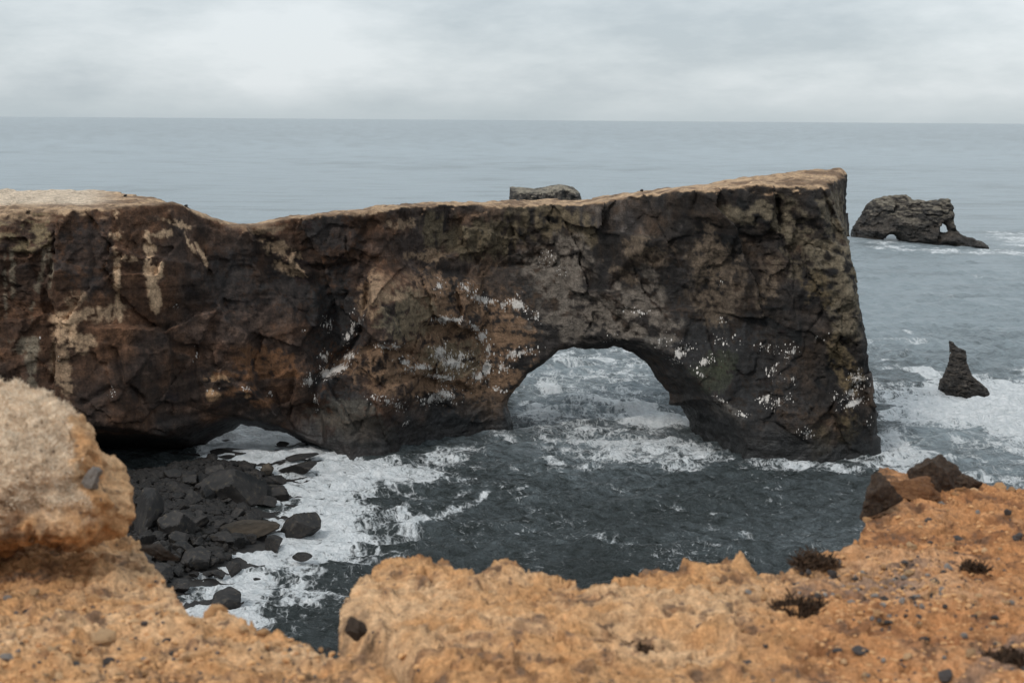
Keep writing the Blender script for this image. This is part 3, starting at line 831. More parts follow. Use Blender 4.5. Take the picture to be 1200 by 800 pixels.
    brn = np.array([0.13, 0.078, 0.046])
    sand = sand + (brn - sand) * (0.9 * sstep(-0.12, 0.28, n1 + 0.7 * n2))[:, None]
    pale = np.array([0.50, 0.40, 0.30]) * (1 + 0.15 * n2[:, None])
    lf = sstep(150, 90, U0)[:, None] * sstep(-0.6, 0.2, (y - 340)[:, None] / 30)
    sand = sand * (1 - lf) + pale * lf
    C = C + (sand - C) * top[:, None]
    # wet, weeded rock near the water
    wet = sstep(12.0, 3.0, z + 5.0 * n1 + 2.5 * n0) * (1 - top)
    C = C + (np.array([0.019, 0.020, 0.021]) - C) * (0.85 * wet[:, None])
    # guano, as a density the material breaks into streaks and dots
    G = np.zeros(len(x))
    for cu, cv, su, sv, ang, am in (
            (515, 335, 4, 5, 0, 1.0), (547, 337, 7, 4, 20, .9), (565, 350, 16, 4, 18, 1.0), (590, 356, 4, 5, 0, .9), (607, 357, 8, 6, 0, 1.1), (627, 373, 4, 5, 0, .9),
            (520, 374, 10, 2.5, 0, 1.2), (536, 375, 10, 2.5, 5, 1.1), (557, 383, 7, 3, 40, 1.1), (566, 395, 5, 6, 0, 1.0), (572, 410, 4, 12, 0, .9), (570, 430, 5, 10, 0, 1.1), (560, 440, 8, 6, 0, 1.0),
            (515, 413, 7, 10, -10, 1.0), (530, 425, 16, 8, 15, 1.0), (540, 418, 10, 6, 0, .9), (600, 415, 8, 4, -15, 1.0), (615, 412, 12, 4, -15, .9), (590, 430, 6, 5, 0, .9), (583, 455, 8, 3, 20, .9),
            (450, 407, 10, 3, 8, 1.0), (465, 405, 8, 2.5, 10, .9), (475, 425, 7, 4, 20, 1.0), (495, 430, 12, 3, 8, 1.0), (515, 441, 16, 2.3, 5, 1.1), (525, 445, 10, 2, 0, 1.0), (485, 432, 10, 5, 0, .8),
            (520, 463, 16, 6, 0, 1.0), (505, 468, 8, 5, 0, 1.0), (455, 470, 8, 4, 20, .8), (467, 475, 6, 4, 10, .8), (440, 468, 6, 4, 0, .8), (477, 495, 3, 5, 0, .8),
            (420, 377, 3, 5, 20, .8), (413, 385, 3, 8, 20, 1.0), (407, 395, 3, 6, 10, 1.0), (408, 418, 8, 4, -20, 1.0), (395, 433, 12, 3, -25, 1.3), (383, 438, 8, 5, -15, 1.2), (362, 447, 6, 6, -30, 1.0), (380, 420, 5, 6, 0, .9),
            (385, 380, 5, 6, 0, .8), (415, 367, 4, 3, 0, .7), (355, 388, 2, 3, 0, .8), (370, 470, 2, 6, 0, .8), (372, 480, 3, 2, 0, .8),
            (288, 455, 4, 2, 0, .9), (316, 460, 3, 3, 0, .9), (250, 457, 4, 3, 0, .8), (132, 460, 3, 4, 0, .7), (160, 525, 2, 3, 0, .6),
            (640, 305, 6, 8, 0, .6), (655, 318, 5, 5, 0, .6), (750, 365, 10, 3, 10, .8), (775, 400, 10, 6, 0, .55), (795, 413, 8, 8, 0, .9), (805, 408, 6, 5, 0, .8), (826, 424, 10, 4, -20, .9), (822, 440, 5, 3, 0, .9),
            (850, 400, 10, 6, 0, .6), (902, 407, 10, 4, 0, .7), (925, 412, 8, 7, 0, .75), (906, 435, 7, 6, 0, .7), (930, 445, 5, 6, 0, .7), (897, 468, 6, 6, 0, 1.0), (912, 472, 4, 5, 0, .8), (922, 466, 6, 4, 0, .8),
            (965, 395, 6, 3, 0, .5), (1005, 445, 8, 9, 0, .85), (998, 460, 8, 5, 0, .9), (1001, 471, 10, 3, -25, 1.3), (946, 508, 6, 4, 0, .8), (1018, 492, 3, 5, 0, .6), (980, 465, 5, 4, 0, .6), (843, 468, 5, 3, 20, .8),
            (872, 485, 5, 2.5, 15, .9), (845, 376, 6, 3, 0, .6), (848, 330, 4, 4, 0, .45), (40, 395, 8, 3, 0, .5), (205, 360, 3, 2, 0, .6), (70, 420, 3, 8, 0, .4), (715, 395, 8, 4, 0, .3), (230, 420, 2, 10, 0, .4)):
        G = np.maximum(G, am * blob(U0 + (U - U0) * .5, V0 + (V - V0) * .5, cu, cv, su * 1.0, sv * 1.0, ang))
    front = N[:, 1] < 0.35
    G = G * front
    return np.clip(C, 0.01, 0.9), G, wet


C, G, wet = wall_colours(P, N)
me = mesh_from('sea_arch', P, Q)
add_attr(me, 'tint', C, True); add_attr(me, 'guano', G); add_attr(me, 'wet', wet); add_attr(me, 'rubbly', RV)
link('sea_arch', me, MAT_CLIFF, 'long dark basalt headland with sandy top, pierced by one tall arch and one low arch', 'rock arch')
print('arch', len(P), len(Q))


# ------------------------------------------------------------------ sea stacks
def stack(name, outline, base_l, base_r, thick, label, pale=0.8, holes=(), res=0.7, rib=False, seed=0, lip=1.0):
    """outline in photo pixels, stood on the vertical plane through the two waterline points; swells front and back"""
    (xa,), (ya,) = at_z(np.array([base_l[0]]), np.array([base_l[1]]), 0)
    (xb,), (yb,) = at_z(np.array([base_r[0]]), np.array([base_r[1]]), 0)
    sl = (yb - ya) / (xb - xa)

    def plane(pts):
        u = np.array([p[0] for p in pts], float); v = np.array([p[1] for p in pts], float)
        d = ray(u, v); t = (ya - sl * xa) / (d[:, 1] - sl * d[:, 0])
        return d[:, 0] * t, CAM_H + d[:, 2] * t
    ox, oz = plane(outline)
    x = np.arange(ox.min() - 4, ox.max() + 4, res); z = np.arange(-4, oz.max() + 4, res); y = np.arange(-thick - 5, thick + 5, res * 1.3)
    X, Z = np.meshgrid(x, z, indexing='ij')
    S = poly_sdf(ox, oz, X, Z)
    k = (ox.max() - ox.min()) / 80.0
    nf = fbm2(X / (9 * k), Z / (9 * k), 4, 301 + seed) * 2.5 * k + facets2(X / (9 * k), Z / (6 * k), 302 + seed) * 5.0 * k + facets2(X / (3.5 * k), Z / (2.0 * k), 303 + seed) * 2.4 * k
    if rib:
        nf = nf * 0.5 + ridge2(X / 5, Z / 90, 3, 310) * 4.0
    S = S + 0.25 * k * fbm2(X / 2 / k, Z / 2 / k, 3, 305 + seed)
    half = thick * np.sqrt(np.clip(S / (thick * lip), 0, 1)) + nf * np.clip(S / (2 * k), 0, 1)
    H = [poly_sdf(*plane(h), X, Z) for h in holes]
    Y = y[None, :, None]
    Fv = np.minimum(half[:, None, :] - np.abs(Y), (S * 1.5)[:, None, :])
    for h in H:
        Fv = smin(Fv, -(h[:, None, :] + 0.22 * np.abs(Y)), 0.4)
    Pp, Qq = surface_nets(Fv.astype(np.float32), x[0], y[0], z[0], res, res * 1.3, res)
    yc = ya + sl * (Pp[:, 0] - xa)
    Pp[:, 1] += yc
    Nn = vnormals(Pp, Qq)
    Pp = Pp + Nn * (1.6 * k * fbm3(Pp[:, 0] / 3 / k, Pp[:, 1] / 3 / k, Pp[:, 2] / 1.6 / k, 3, 320 + seed))[:, None]
    Nn = vnormals(Pp, Qq)
    n1 = fbm3(Pp[:, 0] / 9 / k, Pp[:, 1] / 9 / k, Pp[:, 2] / 4 / k, 4, 330 + seed)
    Cc = np.array([0.036, 0.033, 0.031]) + np.array([0.045, 0.036, 0.028]) * sstep(-0.3, 0.4, n1)[:, None]
    zt = Pp[:, 2] / Pp[:, 2].max()
    lt = sstep(0.25, 0.7, Nn[:, 2]) * sstep(0.3, 0.6, zt)
    Cc = Cc + (np.array([0.20, 0.175, 0.135]) - Cc) * (pale * lt * sstep(-0.6, 0.3, n1))[:, None]
    w = sstep(0.22, 0.05, zt + 0.08 * n1)
    Cc = Cc * (1 - 0.45 * w[:, None])
    if rib:
        Cc = Cc * 1.35
    c = np.array([Pp[:, 0].mean(), yc.mean(), 0])
    m_ = mesh_from(name, Pp - c, Qq)
    add_attr(m_, 'tint', Cc, True); add_attr(m_, 'wet', w); add_attr(m_, 'rubbly', w * 0 + 1)
    o = link(name, m_, MAT_STACK, label, 'sea stack')
    o.location = c
    return o


stack('sea_stack', [(996, 280), (998, 268), (1004, 260), (1010, 252), (1013, 243), (1022, 235), (1030, 231), (1045, 229), (1062, 229), (1070, 233), (1080, 235), (1092, 235),
                    (1106, 233), (1113, 234), (1116, 241), (1118, 250), (1118, 263), (1124, 273), (1134, 278), (1146, 281), (1156, 286), (1159, 290), (1150, 296), (1080, 294), (1000, 284)],
      (1000, 277), (1155, 290), 17, 'broad dark islet with two small see-through holes, far out right of the pillar',
      holes=[[(1101, 272), (1101, 266), (1105, 261), (1109, 266), (1111, 270), (1108, 273)], [(1036, 286), (1036, 280), (1041, 275), (1048, 275), (1053, 281), (1055, 290)]], seed=3)
stack('sea_needle', [(1112, 399), (1116, 400), (1123, 407), (1132, 410), (1133, 424), (1139, 440), (1150, 449), (1157, 455), (1160, 461), (1150, 470), (1108, 470), (1099, 458), (1101, 446),
                     (1104, 442), (1110, 430), (1113, 415)], (1100, 457), (1158, 463), 5.0, 'small pointed black rock needle rising from foam at right', res=0.24, seed=9, lip=2.6, pale=0.0)
stack('sea_stack.001', [(597, 219), (606, 219.5), (625, 221), (640, 219.5), (648, 217), (655, 216.2), (665, 217.5), (673, 220), (679, 226), (681, 234), (681, 270), (597, 270)],
      (597, 262), (681, 262), 20, 'flat-topped ribbed grey islet peeping over the headland skyline', rib=True, res=0.8, seed=11, lip=0.15, pale=0.9)

# ------------------------------------------------------------------ sea
nr_, nt_ = 760, 860
inv = np.linspace(1 / 190.0, 1 / 3500.0, nr_)
r = 1 / inv
r = np.concatenate([[0.0, 60, 120], r, 3500 * (90000 / 3500.0) ** (np.arange(1, 41) / 40)])
th = np.concatenate([np.arange(-180, -23, 6.0), np.linspace(-22.5, 22.5, nt_), np.arange(24, 181, 6.0)]) * math.pi / 180
R_, T_ = np.meshgrid(r, th, indexing='ij')
SX = R_ * np.sin(T_); SY = R_ * np.cos(T_)
dr = np.gradient(r)[:, None] * np.ones_like(T_)
h = np.zeros_like(SX)
rng = np.random.RandomState(5)
near = (R_ > 150) & (R_ < 3500) & (np.abs(T_) < math.radians(22.6))
xs, ys, ds = SX[near], SY[near], dr[near]
hh = np.zeros_like(xs)
for q in range(46):
    lam = 1.9 * (32 / 1.9) ** (q / 45.0)
    ang = rng.normal(math.radians(-78), 0.5 if lam < 15 else 0.28)
    kx, ky = math.cos(ang) * 2 * math.pi / lam, math.sin(ang) * 2 * math.pi / lam
    amp = 0.022 * lam ** 0.78
    ph = kx * xs + ky * ys + rng.rand() * 6.28 + 1.4 * vnoise2(xs / (lam * 2.2) + q * 3, ys / (lam * 2.2), 400 + q)
    s = np.sin(ph)
    hh += amp * (1 - 1.9 * np.abs(s) ** 1.2 + 0.0) * sstep(0.36, 0.16, ds / lam)
h[near] = hh
# swell heaping up in the arch
U, V = project(np.stack([SX.ravel(), SY.ravel(), 0 * SX.ravel()], -1)); U = U.reshape(SX.shape); V = V.reshape(SX.shape)
infr = (SY > 150) & (SY < 4000)
h += infr * (1.3 * blob(U, V, 745, 515, 60, 6, 8) + 1.6 * blob(U, V, 690, 468, 70, 4, 12) + 1.5 * blob(U, V, 1120, 432, 70, 4, -3) + 1.0 * blob(U, V, 1060, 480, 40, 5, 5)) * (0.6 + 0.5 * fbm2(SX / 5, SY / 5, 3, 460))
# foam density, laid out on the sea surface
FM = np.zeros_like(SX)
fn = fbm2(SX / 12, SY / 20, 4, 450) ; fn2 = fbm2(SX / 45, SY / 70, 3, 470)


def foam_poly(pts, amt, soft):
    global FM
    u = np.array([p[0] for p in pts], float); v = np.array([p[1] for p in pts], float)
    px_, py_ = at_z(u, v, 0)
    sub = (SX > px_.min() - 60) & (SX < px_.max() + 60) & (SY > py_.min() - 60) & (SY < py_.max() + 60)
    d = poly_sdf(px_, py_, SX[sub], SY[sub])
    FM[sub] = np.maximum(FM[sub], amt * sstep(-soft, soft, d + soft * 0.9 * fn[sub]))


foam_poly([(190, 700), (215, 650), (270, 630), (325, 600), (300, 560), (225, 545), (280, 495), (350, 495), (420, 535), (470, 535), (475, 560), (455, 590), (430, 610), (440, 640), (380, 660), (340, 690), (330, 745), (200, 745)], 0.80, 13)
foam_poly([(440, 545), (500, 522), (600, 500), (605, 520), (570, 530), (540, 560), (520, 600), (490, 610), (460, 640), (400, 700), (330, 760), (300, 760), (420, 600)], 0.62, 13)
foam_poly([(330, 640), (440, 600), (470, 600), (430, 650), (380, 720), (330, 760), (250, 760)], 0.60, 9)
foam_poly([(590, 500), (590, 440), (640, 400), (780, 400), (830, 520), (760, 560), (640, 545)], 0.5, 14)
foam_poly([(625, 438), (660, 442), (680, 462), (640, 464), (612, 456)], 0.95, 8)
foam_poly([(600, 466), (650, 468), (660, 486), (600, 492)], 0.72, 7)
foam_poly([(700, 462), (760, 466), (800, 478), (815, 500), (760, 500), (720, 490)], 0.93, 9)
foam_poly([(680, 515), (740, 505), (820, 505), (850, 535), (810, 552), (750, 548), (700, 535)], 0.66, 9)
foam_poly([(600, 520), (690, 520), (720, 550), (640, 545)], 0.36, 8)
foam_poly([(1025, 445), (1080, 430), (1150, 436), (1300, 425), (1300, 500), (1180, 520), (1130, 500), (1060, 505), (1025, 480)], 0.84, 20)
foam_poly([(1020, 480), (1080, 500), (1110, 530), (1070, 565), (1030, 545), (990, 545)], 0.72, 10)
foam_poly([(1080, 500), (1300, 490), (1300, 600), (1080, 580)], 0.46, 12)
foam_poly([(830, 545), (880, 533), (1030, 538), (1000, 552), (880, 548)], 0.50, 3)
foam_poly([(995, 276), (1055, 284), (1080, 291), (1160, 292), (1300, 288), (1300, 299), (1130, 300), (1030, 290), (990, 283)], 0.72, 30)
foam_poly([(1140, 270), (1300, 268), (1300, 290), (1160, 290)], 0.6, 30)
foam_poly([(225, 548), (240, 520), (280, 488), (350, 490), (400, 530), (380, 545), (300, 548)], 0.98, 5)
wake = lambda pts, w, a: a * np.exp(-0.5 * (seg_dist(U + 4 * fn, V + 1.5 * fn, pts) / w) ** 2)
for pts, w, a in (([(480, 606), (520, 594), (560, 584), (580, 572)], 2.5, 0.62), ([(690, 418), (720, 420)], 2, .75), ([(700, 434), (760, 436)], 2.5, .7), ([(1040, 384), (1075, 388), (1098, 394)], 1.5, .6),
                  ([(1000, 560), (960, 600), (1020, 620)], 10, .36), ([(870, 626), (905, 622)], 1.2, .55), ([(440, 560), (430, 600), (470, 640), (430, 700)], 16, .52), ([(500, 540), (540, 570), (520, 600), (470, 620)], 12, .46), ([(480, 545), (560, 560), (640, 600), (760, 640)], 9, .36), ([(620, 620), (760, 640), (900, 650)], 8, .34), ([(620, 672), (640, 662)], 1.5, .45), ([(780, 530), (880, 545), (1000, 545)], 3, .45),
                  ([(1040, 396), (1090, 400)], 3, .5), ([(830, 590), (900, 640)], 6, .36), ([(700, 690), (860, 690)], 4, .34), ([(560, 535), (700, 560), (820, 600), (880, 650)], 7, .34),
                  ([(600, 545), (660, 552), (720, 566)], 4, .40)):
    FM = np.maximum(FM, infr * wake(pts, w, a))
FM = np.maximum(FM, infr * 0.31 * sstep(530, 560, V) * (0.75 + 0.7 * fn))
# scattered whitecaps on open water
cap = sstep(0.40, 0.62, fbm2(SX / 22, SY / 55, 3, 480)) * sstep(360, 450, SY) * sstep(5000, 2500, SY)
FM = np.maximum(FM, 0.42 * cap)
# breaking collar where water meets the headland
crest = sstep(0.25, 1.1, h - 0.15) * infr
FM = FM + 0.16 * crest * sstep(0.05, 0.3, FM)
lanes = vnoise2((SX * 0.42 + SY * 0.9) / 3.2, (SX * 0.9 - SY * 0.42) / 26, 466) + 0.6 * vnoise2((SX * 0.25 + SY * 0.97) / 7.5, (SX * 0.97 - SY * 0.25) / 60, 467)
FM = FM + infr * 0.13 * np.clip(lanes, -0.6, 1.2) * sstep(0.1, 0.35, FM)
FM = np.clip(FM, 0, 1.05)
CL = 0.95 * sstep(500, 380, V) * infr + 0.95 * (SY >= 4000) + 0.0  # pale sky reflection of the open sea put into its body colour
CL = CL * (1 - 0.27 * sstep(900, 9000, SY))
CL = np.maximum(CL, infr * 0.7 * sstep(520, 440, V) * sstep(580, 620, U) * sstep(860, 820, U))
CL = np.maximum(CL, infr * 0.65 * sstep(1020, 1090, U) * sstep(620, 560, V))
CL = np.maximum(CL, infr * 0.34 * blob(U, V, 700, 530, 110, 30))
CL = np.maximum(CL, 0.6 * (SY < 150))
CL = np.maximum(CL, infr * 0.13 * blob(U, V, 950, 610, 90, 40)); CL = np.maximum(CL, infr * 0.09 * blob(U, V, 560, 560, 120, 30))
CL = CL + infr * (0.03 + 0.035 * (1 + fn2) + 0.045 * np.clip(lanes, 0, 1.5) + 0.05 * sstep(0.1, 0.9, h))  # turbid lanes, plus light through thin crests painted as paleness
chop = sum(w_ * vnoise2(SX / (a_ * 3.2), SY / a_, 490 + k_) * sstep(0.5, 0.2, dr / a_) for k_, (a_, w_) in enumerate(((6, .3), (14, .35), (32, .4), (70, .45), (160, .45), (400, .4))))
CL = CL * (1 + 0.22 * fn2 + 0.32 * chop)
nR, nT = SX.shape
I = np.arange(nR * nT).reshape(nR, nT)
Qs = np.stack([I[:-1, :-1], I[:-1, 1:], I[1:, 1:], I[1:, :-1]], -1).reshape(-1, 4)[:, ::-1]
Ps = np.stack([SX.ravel(), SY.ravel(), h.ravel()], -1)
me = mesh_from('sea', Ps, Qs)
add_attr(me, 'foam', FM.ravel()); add_attr(me, 'sheen_turbid', np.clip(CL, 0, 1).ravel())
link('sea', me, MAT_WATER, kind='structure')
print('sea', len(Ps))


# ------------------------------------------------------------------ rocks
def rock_mesh(name, seed, sub=3, planes=14, rough=0.06, flat=1.0, round_=0.35):
    rg = np.random.RandomState(seed)
    bm = bmesh.new(); bmesh.ops.create_icosphere(bm, subdivisions=sub, radius=1)
    me_ = bpy.data.meshes.new(name); bm.to_mesh(me_); bm.free()
    co = np.empty(len(me_.vertices) * 3, np.float32); me_.vertices.foreach_get('co', co); co = co.reshape(-1, 3)
    d = co / np.linalg.norm(co, axis=1, keepdims=True)
    rad = np.full(len(d), 1.2)
    for _ in range(planes):
        nn = rg.normal(size=3); nn /= np.linalg.norm(nn)
        hk = 0.50 + 0.32 * rg.rand(); dt = d @ nn
        rad = np.where(dt > 0.05, smin(rad, hk / np.maximum(dt, 0.05), 0.02), rad)
    rad = rad * (1 - round_ * 0.25) + round_ * 0.25 * 0.95
    rad = rad * (1 + rough * 1.6 * fbm3(d[:, 0] * 2.5 + seed, d[:, 1] * 2.5, d[:, 2] * 2.5, 4, seed))
    co = d * rad[:, None] * np.array([1, 0.85 + 0.3 * rg.rand(), flat])
    me_.vertices.foreach_set('co', co.astype(np.float32).ravel())
    me_.polygons.foreach_set('use_smooth', np.full(len(me_.polygons), True)); me_.update()
    me_.set_sharp_from_angle(angle=math.radians(19))
    return me_


# beach under the cliff
BP = [(100, 568), (150, 556), (200, 547), (236, 540), (262, 541), (294, 546), (306, 556), (304, 570), (284, 588), (290, 600), (299, 616), (292, 632), (272, 640), (262, 652), (235, 662), (205, 672), (185, 690), (100, 690)]
bxp, byp = at_z(np.array([p[0] for p in BP]), np.array([p[1] for p in BP]), 0.5)
bgx = np.arange(bxp.min() - 5, bxp.max() + 5, 0.6); bgy = np.arange(byp.min() - 8, byp.max() + 30, 0.6)
BX, BY = np.meshgrid(bgx, bgy, indexing='ij')


def beach_z(x, y):
    x = np.asarray(x, float); y = np.asarray(y, float)
    d = poly_sdf(bxp, byp, x, y)
    return np.clip(d * 0.22, -1.5, 3.0) + 0.6 * fbm2(x / 4, y / 4, 4, 501) + 0.3


BZ = beach_z(BX, BY) + 0.25 * facets2(BX / 1.5, BY / 1.5, 502)
I = np.arange(BX.size).reshape(BX.shape)
Qb = np.stack([I[:-1, :-1], I[1:, :-1], I[1:, 1:], I[:-1, 1:]], -1).reshape(-1, 4)
me = mesh_from('beach', np.stack([BX.ravel(), BY.ravel(), BZ.ravel()], -1), Qb)
link('beach', me, plain_mat('beach_gravel', (0.018, 0.018, 0.019), 0.7, (0.035, 0.031, 0.028), 0.8), kind='structure')

ROCKS = [rock_mesh('boulder_mesh', 600 + i, 4, 8 + i % 4, 0.05, 0.85 + 0.05 * (i % 4), 0.0) for i in range(10)]
for m_ in ROCKS:
    m_.materials.append(MAT_BOULDER)
rnd = random.Random(4)


def boulder(u, v, wpx, hpx, label, yaw=None, tilt=0.0, mat=None, mi=None, group=None, z=None, deep=0.8, name='boulder', rock=None):
    """u, v: middle of the rock in the photo; it sits on the beach or in the shallow water"""
    vb = v + hpx * 0.30
    X_, Y_ = at_z(u, vb, 0.0); zb_ = max(0.0, float(beach_z(X_, Y_))) if z is None else z
    X_, Y_ = at_z(u, vb, zb_)
    s = float(np.hypot(X_, Y_)) / FPX
    a, b_ = wpx * s * 0.5 * 1.15, hpx * s * 0.5 * 1.25
    me_ = ROCKS[rnd.randrange(len(ROCKS)) if mi is None else mi]
    o = bpy.data.objects.new(name, me_)
    if mat is not None:
        me_ = me_.copy(); me_.materials.clear(); me_.materials.append(mat); o.data = me_
    COL.objects.link(o)
    o.location = (float(X_), float(Y_) + b_ * 0.5, zb_ + b_ * 0.35)
    o.scale = (a, max(a * deep, b_ * 0.8), b_)
    o.rotation_euler = (tilt * 0.4, tilt, rnd.uniform(-0.5, 0.5) if yaw is None else yaw)
    o['label'] = label; o['category'] = 'boulder'
    if group:
        o['group'] = group
    return o


BIG = [
    (268, 572, 62, 52, 'largest dark boulder, a blocky slab at the mouth of the low arch', 0.15, 0.05),
    (246, 539, 14, 12, 'small black knob on top of the largest blocky boulder', 0, 0),
    (288, 546, 22, 12, 'dark boulder on the upper right shoulder of the largest block', 0.2, 0.1),
    (312, 551, 18, 14, 'light-topped boulder at the foam edge right of the largest block', 0.2, 0.3),
    (326, 562, 20, 12, 'low wedge boulder in foam, right end of the rubble heap', 0.1, 0.2),
    (320, 578, 30, 24, 'dark boulder at the water edge below the light-topped one', -0.1, 0.25),
    (310, 588, 28, 12, 'flat dark slab lying in foam below the arch mouth', 0.1, 0.05),
    (352, 548, 42, 16, 'dark boulder alone in white foam just right of the low arch', -0.1, -0.2),
    (350, 535, 34, 6, 'thin flat reef of rock awash inside the low arch', 0.2, -0.1),
    (276, 530, 46, 8, 'long grey rock reef washed by foam under the low arch', 0.1, 0.1),
    (349, 617, 40, 34, 'pointed dark boulder standing alone in foam right of the heap', 0.3, -0.45),
    (319, 640, 22, 20, 'small triangular black rock in foam below the lone pointed boulder', 0.2, -0.3),
    (265, 698, 40, 26, 'rounded dark boulder in white foam nearest the foreground', 0.2, 0.15),
    (274, 666, 20, 16, 'pair-topped dark rock in foam above the nearest rounded boulder', 0.2, -0.5),
    (256, 672, 16, 11, 'small dark rock at the water edge beside the pair-topped one', 0.1, 0.1),
    (245, 672, 12, 8, 'very small dark rock between beach and foam', 0.1, 0.1),
    (210, 687, 24, 14, 'wet black rock at the foam edge beside the orange slope', 0.1, -0.2),
    (228, 673, 12, 7, 'flat black stone at the foam line near the orange slope', 0.1, 0),
    (286, 622, 62, 22, 'long tan-topped slab reaching from the heap into the foam', -0.05, -0.12),
    (272, 634, 34, 24, 'dark boulder tucked under the long tan-topped slab', 0.1, 0.1),
    (204, 616, 34, 40, 'tall grey boulder in the middle of the rubble heap', 0.2, 0.35),
    (166, 610, 32, 60, 'tall upright dark slab close to the orange mound', 0.0, 0.12),
    (230, 650, 40, 26, 'brown boulder at the lower edge of the heap', 0.1, 0.2),
    (256, 655, 18, 14, 'grey stone at the shore beside the brown boulder', 0.2, 0.2),
    (296, 605, 24, 16, 'dark boulder at the notch in the shoreline', 0.1, 0.2),
    (225, 600, 26, 20, 'dark squat boulder between the tall grey one and the largest block', 0.1, 0.2),
    (165, 655, 24, 16, 'grey boulder just above the orange slope edge', 0.1, 0.0),
]
for i, (u, v, w, hh_, lab, yaw, tl) in enumerate(BIG):
    boulder(u, v, w, hh_, lab, yaw, tl, mi=i % 10, mat=MAT_TANROCK if ('long tan' in lab and 'under' not in lab) or lab.startswith('light') else None)
for u, v in ((345, 640), (425, 600), (388, 632), (300, 655)):
    pass
pu = np.array([p[0] for p in BP], float); pv = np.array([p[1] for p in BP], float)
cnt = 0
while cnt < 290:
    u, v = rnd.uniform(125, 322), rnd.uniform(546, 688)
    if poly_sdf(pu, pv, np.array([u]), np.array([v]))[0] < (-1 if rnd.random() < .5 else 3):
        continue
    s = rnd.choice((7, 9, 10, 11, 13, 15, 18, 24))
    wh = ('upper rubble close under the cliff' if v < 590 else 'middle of the rubble heap' if v < 635 else 'lower rubble beside the orange slope')
    boulder(u, v, s * rnd.uniform(0.9, 1.3), s * rnd.uniform(0.6, 0.95), 'small dark boulder in the ' + wh, rnd.uniform(0, 3), rnd.uniform(-0.5, 0.5),
            group='small boulders in the ' + wh, mat=None)
    cnt += 1
rv, rt = [], []
base_co = []
for i in range(5):
    bm = bmesh.new(); bmesh.ops.create_icosphere(bm, subdivisions=1, radius=1)
    rg_b = np.random.RandomState(i)
    base_co.append((np.array([v.co[:] for v in bm.verts]) * (0.75 + 0.45 * rg_b.rand(len(bm.verts), 1)), np.array([[v.index for v in f.verts] for f in bm.faces]))); bm.free()
rgb = np.random.RandomState(77)
bx_, by_ = rgb.uniform(bxp.min(), bxp.max(), 9000), rgb.uniform(byp.min(), byp.max(), 9000)
db_ = poly_sdf(bxp, byp, bx_, by_)
keep = db_ > -0.3
bx_, by_ = bx_[keep], by_[keep]
bz_h = beach_z(bx_, by_)
off = 0
for q in range(len(bx_)):
    co_, fc_ = base_co[q % 5]
    sc_ = 0.3 + 0.95 * rgb.rand() ** 2.5; a_ = rgb.rand() * 6.28
    rot = np.array([[math.cos(a_), -math.sin(a_), 0], [math.sin(a_), math.cos(a_), 0], [0, 0, 1]])
    rv.append((co_ * np.array([1.2, 1, .75]) * sc_) @ rot + np.array([bx_[q], by_[q], bz_h[q] + sc_ * .2 + 0.25 * rgb.rand()])); rt.append(fc_ + off); off += len(co_)
me = mesh_from('rubble', np.concatenate(rv), np.concatenate(rt), False)
link('rubble', me, MAT_BOULDER, 'fine dark rubble filling the beach between the boulders', 'rubble', kind='stuff')
for u, v, w, tag_ in ((332, 606, 8, 'tiny black rock awash left of the lone pointed boulder'), (352, 652, 22, 'low black ridge of rock awash in foam, below the triangular rock'),
                      (300, 678, 8, 'tiny rock tip in foam right of the pair-topped rock'), (376, 604, 8, 'tiny rock tip in foam right of the lone pointed boulder'),
                      (388, 540, 10, 'tiny rock tip at the foot of the middle buttress'), (330, 520, 14, 'small rock tip awash far inside the low arch')):
    boulder(u, v, w, w * 0.35, tag_, 0.2, 0.1, z=-0.1)

# ------------------------------------------------------------------ foreground clifftop
EDGE = [(-200, 640), (0, 640), (128, 632), (150, 645), (165, 655), (180, 666), (195, 684), (206, 702), (216, 722), (228, 728), (245, 722), (262, 722), (275, 728), (290, 738), (320, 742), (350, 741), (380, 744), (393, 747),
        (395, 733), (398, 714), (406, 700), (417, 688), (440, 680), (460, 670), (480, 656), (495, 655), (515, 664), (535, 677), (560, 680), (580, 674), (600, 672), (620, 682), (650, 690), (690, 696), (710, 692), (740, 682),
        (765, 677), (790, 684), (820, 680), (850, 673), (880, 677), (905, 678), (930, 670), (960, 660), (985, 650), (1002, 640), (1012, 622), (1018, 600), (1023, 575), (1032, 562), (1042, 556),
        (1060, 560), (1100, 572), (1140, 568), (1165, 570), (1200, 573), (1300, 580), (1500, 590)]
eu = np.array([p[0] for p in EDGE], float); ev = np.array([p[1] for p in EDGE], float)
G0, G1 = 1.5, 0.12


def ground_plane(x, y):
    return CAM_H - G0 - G1 * y


d_ = ray(eu, ev); t_ = G0 / (-d_[:, 2] - G1 * d_[:, 1])
exw, eyw = d_[:, 0] * t_, d_[:, 1] * t_
eth = np.arctan2(exw, eyw); er = np.hypot(exw, eyw)
er = np.maximum.accumulate(np.where(eu > 1000, 0, 0) + er * 0 + er) * 0 + er
ntf = 900
tf = np.linspace(math.radians(-27), math.radians(27), ntf)
# cubic-ish resample of the edge distance with fine raggedness
er_t = np.interp(tf, eth, er)
rg_ = np.concatenate([np.linspace(2.5, 4.6, 20)[:-1], 4.6 * (13.5 / 4.6) ** np.linspace(0, 1, 620), np.linspace(13.9, 20, 12)])
RF, TF = np.meshgrid(rg_, tf, indexing='ij')
FX = RF * np.sin(TF); FY = RF * np.cos(TF)


